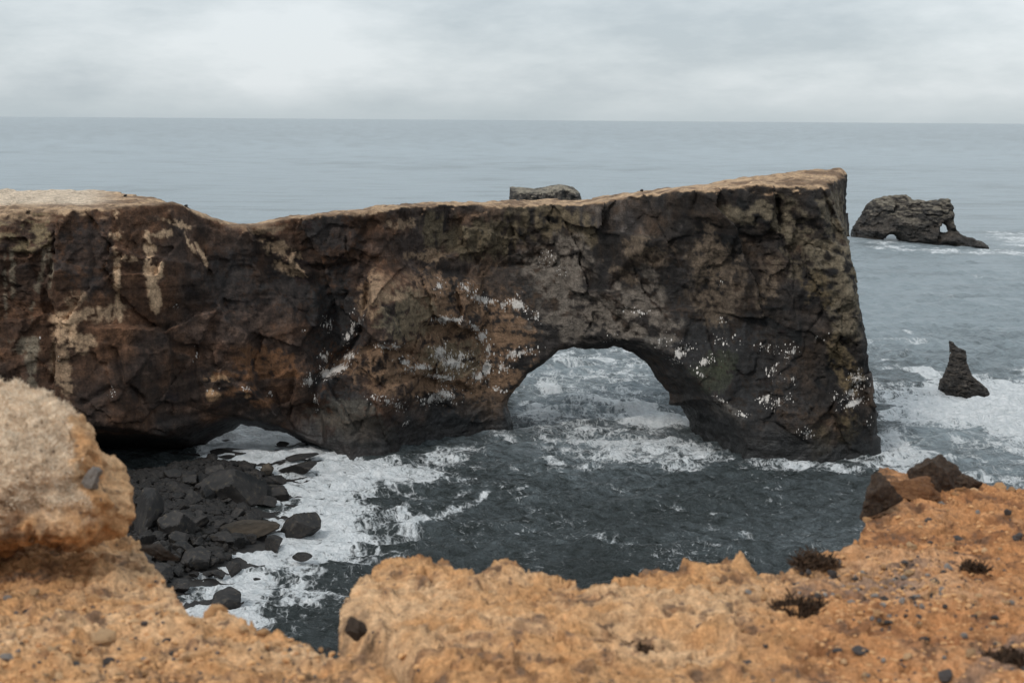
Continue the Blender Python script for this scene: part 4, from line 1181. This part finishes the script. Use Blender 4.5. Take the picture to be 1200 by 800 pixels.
def ground_noise(x, y):
    wx_ = x + 0.05 * fbm2(x / .15, y / .15, 3, 703); wy_ = y + 0.05 * fbm2(x / .15 + 9, y / .15, 3, 704)
    a = 0.07 * fbm2(x / 0.55, y / 0.55, 3, 701) + 0.030 * facets2(wx_ / 0.19, wy_ / 0.16, 702, 0.8) + 0.018 * facets2(wx_ / 0.075, wy_ / 0.065, 712, 0.9)
    a = a + 0.010 * facets2(wx_ / 0.034, wy_ / 0.030, 722, 0.9) + 0.020 * fbm2(x / 0.10, y / 0.09, 4, 705)
    lum = np.clip(vnoise2(wx_ / 0.15, wy_ / 0.13, 707) - 0.3, 0, 1) * 0.07
    lum2 = np.clip(vnoise2(wx_ / 0.06, wy_ / 0.05, 708) - 0.35, 0, 1) * 0.04
    return a + lum + lum2


def gz_at(x, y, full=True):
    x = np.asarray(x, float); y = np.asarray(y, float)
    return ground_plane(x, y) + ground_noise(x, y)


over = RF - er_t[None, :] - 0.03 * fbm2(FX / 0.12, FY / 0.12, 3, 711)
FZ = gz_at(FX, FY)
FZ = FZ - np.clip(over, 0, 20) * 2.6 - 0.25 * sstep(0, 0.12, over)
# soft shoulder before the edge
FZ -= 0.0 * over
UF, VF = project(np.stack([FX.ravel(), FY.ravel(), ground_plane(FX, FY).ravel()], -1)); UF = UF.reshape(FX.shape); VF = VF.reshape(FX.shape)
crev = seg_dist(UF + 4 * fbm2(FX / 0.1, FY / 0.1, 2, 712), VF, [(388, 742), (420, 752), (445, 768), (470, 790), (500, 830)])
FZ -= 0.30 * np.exp(-0.5 * (crev / 10.0) ** 2)
# left lobe stands a little lower than the middle lump, which has a steep left shoulder
FZ += 0.05 * sstep(395, 440, UF) * sstep(1000, 700, UF) * sstep(8.5, 6, RF)
# hollow under the mossy mound
FZ += 0.23 * blob(UF, VF, 5, 640, 105, 22)
# overhanging dark shoulder at right
FZ += 0.10 * blob(UF, VF, 1040, 575, 26, 14)
P = np.stack([FX.ravel(), FY.ravel(), FZ.ravel()], -1)
I = np.arange(FX.size).reshape(FX.shape)
Qf = np.stack([I[:-1, :-1], I[:-1, 1:], I[1:, 1:], I[1:, :-1]], -1).reshape(-1, 4)[:, ::-1]
N = vnormals(P, Qf)


def earth_colours(P, N, U, V):
    x, y, z = P[:, 0], P[:, 1], P[:, 2]
    n1 = fbm3(x / 0.7, y / 0.7, z / 0.7, 4, 721); n2 = fbm3(x / 0.14, y / 0.12, z / 0.14, 4, 725); n3 = fbm3(x / 0.04, y / 0.04, z / 0.04, 2, 729)
    och = np.array([0.485, 0.26, 0.118]); pale = np.array([0.58, 0.37, 0.21]); brn = np.array([0.27, 0.135, 0.065]); dk = np.array([0.16, 0.10, 0.065])
    C = och + (pale - och) * sstep(-0.1, 0.5, n1 + 0.5 * n2)[:, None]
    C = C + (brn - C) * (0.85 * sstep(0.0, 0.4, n2 - 0.5 * n1))[:, None]
    C = C + (dk - C) * (0.85 * sstep(0.2, 0.45, n2 * 0.7 + n3 * 0.5))[:, None]
    redder = sstep(820, 1050, U)[:, None]
    C = C * (1 - redder * np.array([0.10, 0.20, 0.24]))
    gritty = blob(U, V, 1020, 690, 70, 14, -10) + blob(U, V, 1170, 780, 50, 20, -30) * 0.8 + blob(U, V, 600, 760, 60, 18) * 0.3
    C = C + (np.array([0.20, 0.14, 0.11]) - C) * (0.7 * sstep(0.3, 0.8, gritty + 0.5 * n2))[:, None]
    return np.clip(C, 0.02, 0.9)


C = earth_colours(P, N, UF.ravel(), VF.ravel())
dkc = np.array([0.07, 0.055, 0.045])  # shade of the crevice, hole and overhang put into the earth colour
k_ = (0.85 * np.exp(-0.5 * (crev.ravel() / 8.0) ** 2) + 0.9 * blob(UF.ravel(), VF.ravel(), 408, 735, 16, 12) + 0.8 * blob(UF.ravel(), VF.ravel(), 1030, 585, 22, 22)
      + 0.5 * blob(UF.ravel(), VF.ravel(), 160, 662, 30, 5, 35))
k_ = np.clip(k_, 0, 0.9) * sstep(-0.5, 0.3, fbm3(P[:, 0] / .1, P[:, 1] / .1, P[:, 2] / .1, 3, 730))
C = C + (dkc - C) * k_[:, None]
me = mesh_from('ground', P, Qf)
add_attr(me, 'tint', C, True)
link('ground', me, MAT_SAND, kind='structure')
# the rest of the clifftop behind and beside the camera, and the cliff below it
bm = bmesh.new()
ring = [(-60, -80), (60, -80), (60, 2), (14, 7.0), (5.5, 6.0), (1.9, 3.2), (0, 3.2), (-1.9, 3.2), (-4.5, 6.0), (-14, 5), (-60, 0)]
topv = [bm.verts.new((x, y, CAM_H - G0 - G1 * max(y, -2) - 0.12)) for x, y in ring]
low = [bm.verts.new((x * 1.2, y + (14 if y > -10 else -20), -2)) for x, y in ring]
bm.faces.new(topv)
for a in range(len(ring)):
    b_ = (a + 1) % len(ring)
    bm.faces.new((topv[a], low[a], low[b_], topv[b_]))
bmesh.ops.recalc_face_normals(bm, faces=bm.faces)
me = bpy.data.meshes.new('clifftop'); bm.to_mesh(me); bm.free()
link('clifftop', me, plain_mat('clifftop_earth', (0.42, 0.25, 0.12), 0.95, (0.3, 0.17, 0.09), 2.0), kind='structure')


def fg_point(u, v):
    """where the photo pixel meets the clifftop"""
    z = None
    d = ray(np.array(float(u)), np.array(float(v)))
    t = G0 / (-d[2] - G1 * d[1])
    for _ in range(4):
        x, y = d[0] * t, d[1] * t
        zz = float(gz_at(np.array([x]), np.array([y]))[0])
        t = (zz - CAM_H) / d[2]
    return float(d[0] * t), float(d[1] * t), CAM_H + float(d[2] * t)


# mossy mound at left: a lumpy block of earth with a pale dry-moss top and a bare ochre right face
def mound():
    D0 = 7.0
    def w(u, v, dd=D0):
        d = ray(np.array(float(u)), np.array(float(v))); t = dd / d[1]
        return d * t + CAM
    # ellipsoids: centre pixel, distance, radii (px at D0 -> metres)
    s = D0 / FPX
    E = [((-40, 560), 7.1, (125, 101, 90)), ((35, 532), 7.0, (64, 65, 70)), ((66, 562), 6.95, (56, 74, 52)), ((92, 577), 7.1, (46, 60, 50)), ((116, 580), 7.1, (33, 42, 40)),
         ((20, 565), 6.7, (70, 55, 55)), ((95, 600), 6.8, (38, 26, 34)), ((94, 508), 7.2, (18, 14, 22)), ((122, 600), 7.1, (26, 24, 26)), ((60, 592), 6.7, (62, 32, 40)),
         ((-30, 480), 7.2, (80, 28, 60)), ((112, 595), 7.0, (34, 38, 36)), ((30, 592), 6.9, (90, 38, 50)), ((128, 578), 7.05, (22, 18, 22))]
    res = 0.011
    lo = w(-140, 640, 6.2); hi = w(165, 440, 7.9)
    x = np.arange(w(-150, 560)[0], w(165, 560, 6.3)[0], res); z = np.arange(w(0, 650, 7.6)[2] - 0.05, w(0, 430, 6.4)[2] + 0.1, res); y = np.arange(6.25, 7.75, res * 1.3)
    X, Y, Z = np.meshgrid(x.astype(np.float32), y.astype(np.float32), z.astype(np.float32), indexing='ij')
    F = None
    for (u, v), dd, (rx, rz, ry) in E:
        c = w(u, v, dd)
        k = np.sqrt(((X - c[0]) / (rx * s)) ** 2 + ((Y - c[1]) / (ry * s)) ** 2 + ((Z - c[2]) / (rz * s)) ** 2)
        f = (1 - k) * min(rx, ry, rz) * s
        F = f if F is None else -smin(-F, -f, 0.04)
    P, Q = surface_nets(F, x[0], y[0], z[0], res, res * 1.3, res)
    N = vnormals(P, Q)
    dsp = 0.085 * fbm3(P[:, 0] / .20, P[:, 1] / .20, P[:, 2] / .20, 3, 801) + 0.02 * facets2(P[:, 0] / .07, (P[:, 2] + P[:, 1] * .5) / .06, 806, .9) + 0.022 * fbm3(P[:, 0] / .06, P[:, 1] / .06, P[:, 2] / .05, 3, 804)
    P = P + N * dsp[:, None]; N = vnormals(P, Q)
    U, V = project(P.astype(float))
    C = earth_colours(P, N, U, V)
    n1 = fbm3(P[:, 0] / .12, P[:, 1] / .12, P[:, 2] / .12, 4, 810); n2 = fbm3(P[:, 0] / .03, P[:, 1] / .03, P[:, 2] / .03, 3, 815)
    mossy = sstep(0.0, 22, np.interp(V, [440, 500, 560, 610, 640], [110, 92, 96, 120, 60]) - U + 26 * n1 + 14 * n2) * sstep(632, 570, V + 40 * n1 + 12 * n2 - 0.15 * U)
    mc = np.array([0.62, 0.48, 0.345]) * (1 + 0.35 * n2[:, None] + 0.2 * n1[:, None])
    mc = mc + (np.array([0.22, 0.13, 0.07]) - mc) * (0.6 * sstep(0.2, 0.5, n1 + 0.5 * n2))[:, None]
    C = C + (mc - C) * mossy[:, None]
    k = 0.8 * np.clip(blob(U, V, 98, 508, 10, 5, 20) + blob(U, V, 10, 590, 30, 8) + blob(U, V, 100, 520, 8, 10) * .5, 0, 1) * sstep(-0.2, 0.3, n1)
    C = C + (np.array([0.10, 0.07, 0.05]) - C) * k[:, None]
    c = np.array([P[:, 0].mean(), 7.0, P[:, 2].min()])
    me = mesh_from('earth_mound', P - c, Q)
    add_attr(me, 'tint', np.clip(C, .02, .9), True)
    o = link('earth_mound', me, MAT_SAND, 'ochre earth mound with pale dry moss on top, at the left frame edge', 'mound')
    o.location = c
    # dry moss blades
    sel = np.nonzero((mossy > 0.5) & (N[:, 1] < 0.5) & (N[:, 2] > -0.3))[0]
    rg = np.random.RandomState(3)
    sel = rg.choice(sel, 20000)
    b0 = P[sel]; nn = N[sel] + rg.normal(size=(len(sel), 3)) * 0.55 + np.array([0.1, 0, .35]); nn /= np.linalg.norm(nn, axis=1, keepdims=True)
    L = rg.uniform(0.010, 0.034, len(sel))[:, None]; sd = np.cross(nn, rg.normal(size=nn.shape)); sd /= np.linalg.norm(sd, axis=1, keepdims=True)
    V3 = np.stack([b0 - sd * 0.0025, b0 + sd * 0.0025, b0 + nn * L], 1).reshape(-1, 3)
    T = np.arange(len(V3)).reshape(-1, 3)
    m2 = mesh_from('dry_moss', V3, T, False)
    link('dry_moss', m2, MAT_MOSS, 'pale dry moss covering the mound at left', 'moss', kind='stuff')


mound()

SM = {}
for key, mt, ang in (('clod', MAT_CLOD, .5), ('pale', MAT_PALE, .5), ('dark', MAT_DARKSTONE, .3), ('grey', MAT_GREYSTONE, .35)):
    SM[key] = [rock_mesh(key + '_stone_mesh', 900 + i * 7 + len(key), 3, 9, 0.16, 0.75, ang) for i in range(5)]
    for m_ in SM[key]:
        m_.materials.append(mt)


def stone(u, v, wpx, kind, label, name='stone', group=None, cat=None, hpx=None, rz=None, sink=0.25, xyz=None):
    x, y, z = fg_point(u, v) if xyz is None else xyz
    s = math.hypot(x, y) / FPX
    a = wpx * s * 0.5; b_ = (hpx or wpx * 0.75) * s * 0.5
    o = bpy.data.objects.new(name, rnd.choice(SM[kind])); COL.objects.link(o)
    o.location = (x, y, z + b_ * (1 - 2 * sink) * 0.6); o.scale = (a, a * 0.9, b_ / 0.75)
    o.rotation_euler = (rnd.uniform(-.3, .3), rnd.uniform(-.3, .3), rnd.uniform(0, 6.28) if rz is None else rz)
    o['label'] = label; o['category'] = cat or ('clod' if kind in ('clod', 'pale') else 'stone')
    if group:
        o['group'] = group
    return o


NAMED = [
    (35, 672, 42, 'pale', 'largest pale rounded stone on the slope below the mossy mound', 28), (17, 618, 24, 'pale', 'round pale stone in the hollow under the mossy mound', 20),
    (110, 706, 26, 'clod', 'rounded ochre clod in the middle of a small pebble cluster on the left slope', 20), (80, 688, 26, 'clod', 'brown clod above the pebble cluster on the left slope', 16),
    (120, 753, 46, 'pale', 'broad pale lump low on the left slope, with a dark hollow under it', 24), (33, 720, 12, 'dark', 'dark stone below the largest pale rounded stone', 14),
    (88, 780, 14, 'dark', 'blue-grey stone at the bottom left, left one of two', 10), (126, 777, 16, 'dark', 'blue-grey stone at the bottom left, right one of two', 11),
    (10, 772, 18, 'grey', 'grey stone at the bottom left corner of the frame', 12), (252, 722, 30, 'clod', 'upstanding ochre clod on the left slope edge against the foam', 30),
    (310, 744, 24, 'clod', 'low reddish clod on the left slope edge, right of the upstanding one', 12), (340, 762, 10, 'dark', 'small blue-black pebble right of centre on the left slope', 8),
    (378, 787, 8, 'dark', 'small black pebble at the bottom of the left slope', 7), (138, 690, 8, 'dark', 'small dark pebble right of the pebble cluster on the left slope', 6),
    (495, 710, 12, 'dark', 'dark pebble on the middle lump near its peak', 9), (583, 682, 20, 'clod', 'brown clod at the crest right of the middle peak', 14),
    (552, 698, 16, 'clod', 'dark-shaded brown clod below the crest, right of the middle peak', 12), (532, 747, 26, 'clod', 'round ochre clod low on the middle lump', 18),
    (667, 692, 22, 'clod', 'round brown clod on the crest against the water, left one of two', 20), (696, 693, 18, 'pale', 'round pale clod on the crest against the water, right one of two', 16),
    (760, 684, 24, 'pale', 'pale clod on the crest at the top of the middle rise', 14), (741, 718, 16, 'dark', 'dark pebble below the pale clod on the crest', 10),
    (612, 757, 20, 'pale', 'pale tan stone among pebbles at the bottom centre', 14), (688, 766, 14, 'grey', 'grey-green stone at the bottom right of centre', 10), (705, 766, 18, 'clod', 'flat brown stone beside the grey-green one', 7),
    (633, 776, 11, 'dark', 'dark upright pebble at bottom centre', 14), (581, 771, 12, 'dark', 'flat dark pebble at bottom centre, left of the upright one', 5), (617, 746, 9, 'dark', 'small grey-blue pebble above the pale tan stone', 7),
    (616, 798, 14, 'dark', 'dark pebble cut by the bottom edge of the frame', 8), (590, 781, 10, 'grey', 'pale grey pebble at bottom centre', 8), (1170, 572, 16, 'clod', 'small round brown stone on the right skyline beside the dark rock', 14),
    (1095, 683, 14, 'dark', 'black stone in the middle of the right slope', 14), (865, 735, 16, 'dark', 'black stone left of the lower dark scrub', 12), (975, 674, 12, 'dark', 'grey-black pebble beside the upper scrub tuft', 9),
    (1032, 692, 10, 'grey', 'grey pebble among grit on the right slope', 8), (1084, 750, 14, 'dark', 'dark pebble with pale side at lower right', 9), (1103, 742, 9, 'grey', 'white pebble at lower right', 7),
    (1130, 746, 16, 'grey', 'flat grey stone at lower right, right of the white pebble', 7), (1030, 718, 12, 'dark', 'dark pebble just below the gritty patch', 9), (1076, 701, 13, 'grey', 'dull grey stone right of the gritty patch', 9),
    (1007, 764, 24, 'dark', 'flat dark stone at lower right with brown rim', 8), (980, 763, 14, 'dark', 'small flat dark stone left of the brown-rimmed one', 6), (1193, 632, 14, 'dark', 'dark stone at the right frame edge', 12),
    (1107, 792, 22, 'dark', 'dark stone cluster piece at the bottom right', 12), (1138, 766, 14, 'pale', 'pale stone above the bottom right dark stones', 12), (1123, 632, 16, 'dark', 'flat dark stone high on the right slope', 7),
    (835, 708, 10, 'dark', 'small blue-grey pebble left of the lower scrub', 7), (822, 734, 12, 'dark', 'brown-black pebble at left of the black stone', 9), (875, 778, 18, 'dark', 'dim dark stone at the bottom below the lower scrub', 9),
]
for u, v, w, kd, lab, hp in NAMED:
    stone(u, v, w, kd, lab, 'clod' if kd in ('clod', 'pale') else 'stone', hpx=hp)
eint = lambda u: np.interp(u, eu, ev)
n_ = 0
SMALL = {'clod': 'small brown earth clod lying loose on the orange clifftop', 'pale': 'small pale earth clod lying loose on the orange clifftop',
         'dark': 'tiny dark pebble lying loose on the orange clifftop', 'grey': 'tiny grey pebble lying loose on the orange clifftop'}
GR = {'clod': 'small brown clods on the clifftop', 'pale': 'small pale clods on the clifftop', 'dark': 'tiny dark pebbles on the clifftop', 'grey': 'tiny grey pebbles on the clifftop'}
while n_ < 520:
    u = rnd.uniform(-5, 1205); v = rnd.uniform(560, 805)
    if n_ % 3 == 0:
        u = rnd.gauss(1020, 60); v = rnd.gauss(693, 18)
    if v < eint(u) + 5 or (u < 150 and v < 640) or seg_dist(u, v, [(388, 742), (420, 752), (445, 768), (470, 790), (500, 830)]) < 18:
        continue
    kd = rnd.choice(('clod', 'clod', 'pale', 'pale', 'dark', 'dark', 'grey'))
    if n_ % 3 == 0:
        kd = rnd.choice(('dark', 'dark', 'grey', 'clod'))
    w = rnd.uniform(4, 11) if kd in ('dark', 'grey') else rnd.uniform(5, 15)
    wh = 'left slope' if u < 400 else 'middle lump' if u < 800 else 'right slope'
    stone(u, v, w, kd, SMALL[kd].replace('orange clifftop', 'orange clifftop, ' + wh), 'clod' if kd in ('clod', 'pale') else 'pebble', GR[kd].replace('clifftop', 'clifftop, ' + wh), 'clod' if kd in ('clod', 'pale') else 'pebble')
    n_ += 1

# fine grit nobody could count
rgg = np.random.RandomState(12)
gu = np.concatenate([rgg.uniform(-10, 1210, 5200), rgg.normal(1020, 70, 900)]); gv = np.concatenate([rgg.uniform(560, 806, 5200), rgg.normal(694, 20, 900)])
ok = (gv > eint(gu) + 6) & (seg_dist(gu, gv, [(388, 742), (420, 752), (445, 768), (470, 790), (500, 830)]) > 17) & ~((gu > 384) & (gu < 412) & (gv < 760)) & ~((gu < 150) & (gv < 645)); gu, gv = gu[ok], gv[ok]
dd_ = ray(gu, gv); tt_ = G0 / (-dd_[:, 2] - G1 * dd_[:, 1])
for _ in range(4):
    qx, qy = dd_[:, 0] * tt_, dd_[:, 1] * tt_
    tt_ = (gz_at(qx, qy) - CAM_H) / dd_[:, 2]
qz = CAM_H + dd_[:, 2] * tt_
for nm, lo_, hi_, mt_, lb_ in (('grit', 0, 0.42, MAT_DARKSTONE, 'fine dark grit strewn over the orange clifftop'), ('crumbs', 0.42, 1.0, MAT_CLOD, 'small crumbs of brown earth strewn over the clifftop')):
    pick = rgg.rand(len(qx)); m_i = np.nonzero((pick >= lo_) & (pick < hi_))[0]
    vs, fs, off = [], [], 0
    for q in m_i:
        co_, fc_ = base_co[q % 5]; sc_ = (0.003 + 0.007 * rgg.rand() ** 2) * (1.0 if nm == 'grit' else 1.7)
        vs.append(co_ * np.array([1.2, 1, .8]) * sc_ + np.array([qx[q], qy[q], qz[q] + sc_ * .3])); fs.append(fc_ + off); off += len(co_)
    link(nm, mesh_from(nm, np.concatenate(vs), np.concatenate(fs), False), mt_, lb_, nm, kind='stuff')

# small clods riding the edge so that the outline is broken
for u in (140, 172, 188, 225, 285, 448, 470, 505, 524, 545, 604, 634, 722, 790, 806, 838, 858, 890, 912, 996, 1016, 1128, 1186):
    stone(u, float(eint(u)) + 4, rnd.uniform(9, 18), rnd.choice(('clod', 'clod', 'pale')), 'small earth clod perched on the rim of the orange clifftop', 'clod', 'clods along the clifftop rim', 'clod')


# dark rocks at the right end of the rim
def big_fg_rock(u, v, w, h_, seed, mat, label, tilt=0.0, yaw=0.3, dz=0.0, name='rock'):
    m_ = rock_mesh(name + '_mesh', seed, 5, 10, 0.22, 1.0, 0.1); m_.materials.append(mat)
    x, y, z = fg_point(u, v + h_ * 0.45)
    s = math.hypot(x, y) / FPX
    o = link(name, m_, mat, label, 'rock')
    o.location = (x, y + 0.05, z + h_ * s * 0.42 + dz); o.scale = (w * s * .58, w * s * .42, h_ * s * .62); o.rotation_euler = (0, tilt, yaw)
    return o
    return o


MAT_FGROCK = rock_material('lichened_rock', (0.035, 0.028, 0.024), (0.095, 0.065, 0.045), 7, 0.9, (0.20, 0.10, 0.05), 0.02)
MAT_RUST = rock_material('rusty_earth', (0.17, 0.075, 0.035), (0.33, 0.16, 0.07), 9, 0.95, (0.07, 0.045, 0.03), 0.02)
big_fg_rock(1094, 560, 70, 52, 41, MAT_FGROCK, 'big angular dark rock on the right rim against the sea', 0.35)
big_fg_rock(1132, 566, 46, 24, 43, MAT_FGROCK, 'low brown rock leaning on the right side of the big angular dark rock', 0.3)
big_fg_rock(1034, 582, 48, 44, 47, MAT_FGROCK, 'dark brown overhanging rock at the corner of the right rim', -0.4, 0.6)
big_fg_rock(1062, 576, 56, 30, 49, MAT_RUST, 'rusty earth lump between the two dark rocks on the right rim', 0.1, 0.2)
big_fg_rock(414, 742, 34, 17, 53, MAT_FGROCK, 'added dark lump for the shade in the crevice at the left foot of the middle lump', 0.5, 0.2)  # added dark lump, stands in for the shaded hole
big_fg_rock(178, 648, 44, 12, 57, MAT_FGROCK, 'flat dark stone jutting out below the mossy mound', 0.3, 0.1)
o = big_fg_rock(104, 565, 24, 30, 59, MAT_GREYSTONE, 'grey stone set in the ochre face of the mossy mound', 0.4, 0.2)
# set the last one into the mound's face
pt = CAM + ray(np.array(106.), np.array(562.)) * (6.66 / ray(np.array(106.), np.array(562.))[1])
o.location = pt; s_ = 6.72 / FPX; o.scale = (12 * s_, 14 * s_, 16 * s_)


# scrub tufts
def tuft(u, v, w, h_, label, n=900):
    x, y, z = fg_point(u, v + h_ * 0.3)
    s = math.hypot(x, y) / FPX
    rg = np.random.RandomState(int(u))
    c = rg.normal(size=(n, 3)) * np.array([w * s * .11, w * s * .14, h_ * s * .05]); c[:, 2] = np.abs(c[:, 2])
    nc = 7; cc = rg.uniform(-1, 1, (nc, 2)) * np.array([w * s * .36, w * s * .25]); hc = rg.uniform(.25, .95, nc); ci = rg.randint(0, nc, n)
    c[:, :2] += cc[ci]; c[:, 2] += rg.rand(n) * hc[ci] * h_ * s * 0.35
    lift = hc[ci]
    dr_ = rg.normal(size=(n, 3)) * 1.0 + np.array([0, 0, 0.5]); dr_[:, 2] = np.abs(dr_[:, 2]); dr_ /= np.linalg.norm(dr_, axis=1, keepdims=True)
    L = (rg.uniform(.15, .5, n) * h_ * s * (0.35 + 0.65 * lift))[:, None]
    sd = np.cross(dr_, rg.normal(size=(n, 3))); sd /= np.linalg.norm(sd, axis=1, keepdims=True)
    V3 = np.stack([c - sd * .004, c + sd * .004, c + dr_ * L + sd * .003, c + dr_ * L - sd * .003], 1).reshape(-1, 3)
    m_ = mesh_from('scrub_tuft', V3, np.arange(len(V3)).reshape(-1, 4), False)
    o = link('scrub_tuft', m_, MAT_SCRUB, label, 'scrub tuft'); o.location = (x, y, z)


tuft(955, 656, 50, 26, 'wide dark scrub tuft on the rim above the water', 1300)
tuft(937, 710, 60, 40, 'largest dark scrub tuft, on the slope below the rim', 1500)
tuft(752, 757, 44, 24, 'low black scrub tuft at the bottom right of centre', 1100)
tuft(1142, 664, 24, 24, 'small round dark scrub tuft on the right slope', 700)
tuft(1140, 572, 12, 8, 'tiny scrub tuft at the foot of the low brown rock', 200)
tuft(1180, 770, 50, 30, 'sparse brown scrub tuft at the bottom right corner', 500)

# stones on the headland's skyline
for u, v, w, lab in ((147, 228, 5, 'small dark cairn-like rock on the left plateau skyline'), (752, 222, 5, 'small dark rock on the headland skyline left of the pillar'),
                     (218, 240, 6, 'small dark rock on the skyline where the headland starts to dip'), (606, 234, 8, 'low brown rock on the skyline below the ribbed islet')):
    x_, z_ = at_y(np.array(float(u)), np.array(float(v)), YF0(np.array((u - 600) * .2)) + np.interp(u, Wpx[:, 0], Wpx[:, 1]) * 0.7)
    Yv = float(YF0(np.array((u - 600) * .2)) + np.interp(u, Wpx[:, 0], Wpx[:, 1]) * 0.7)
    o = link('rock', ROCKS[2], None, lab, 'rock'); k = w * Yv / FPX * 0.5
    o.location = (float(x_), Yv, float(z_) - 0.3 * k); o.scale = (k, k, k * 0.7)
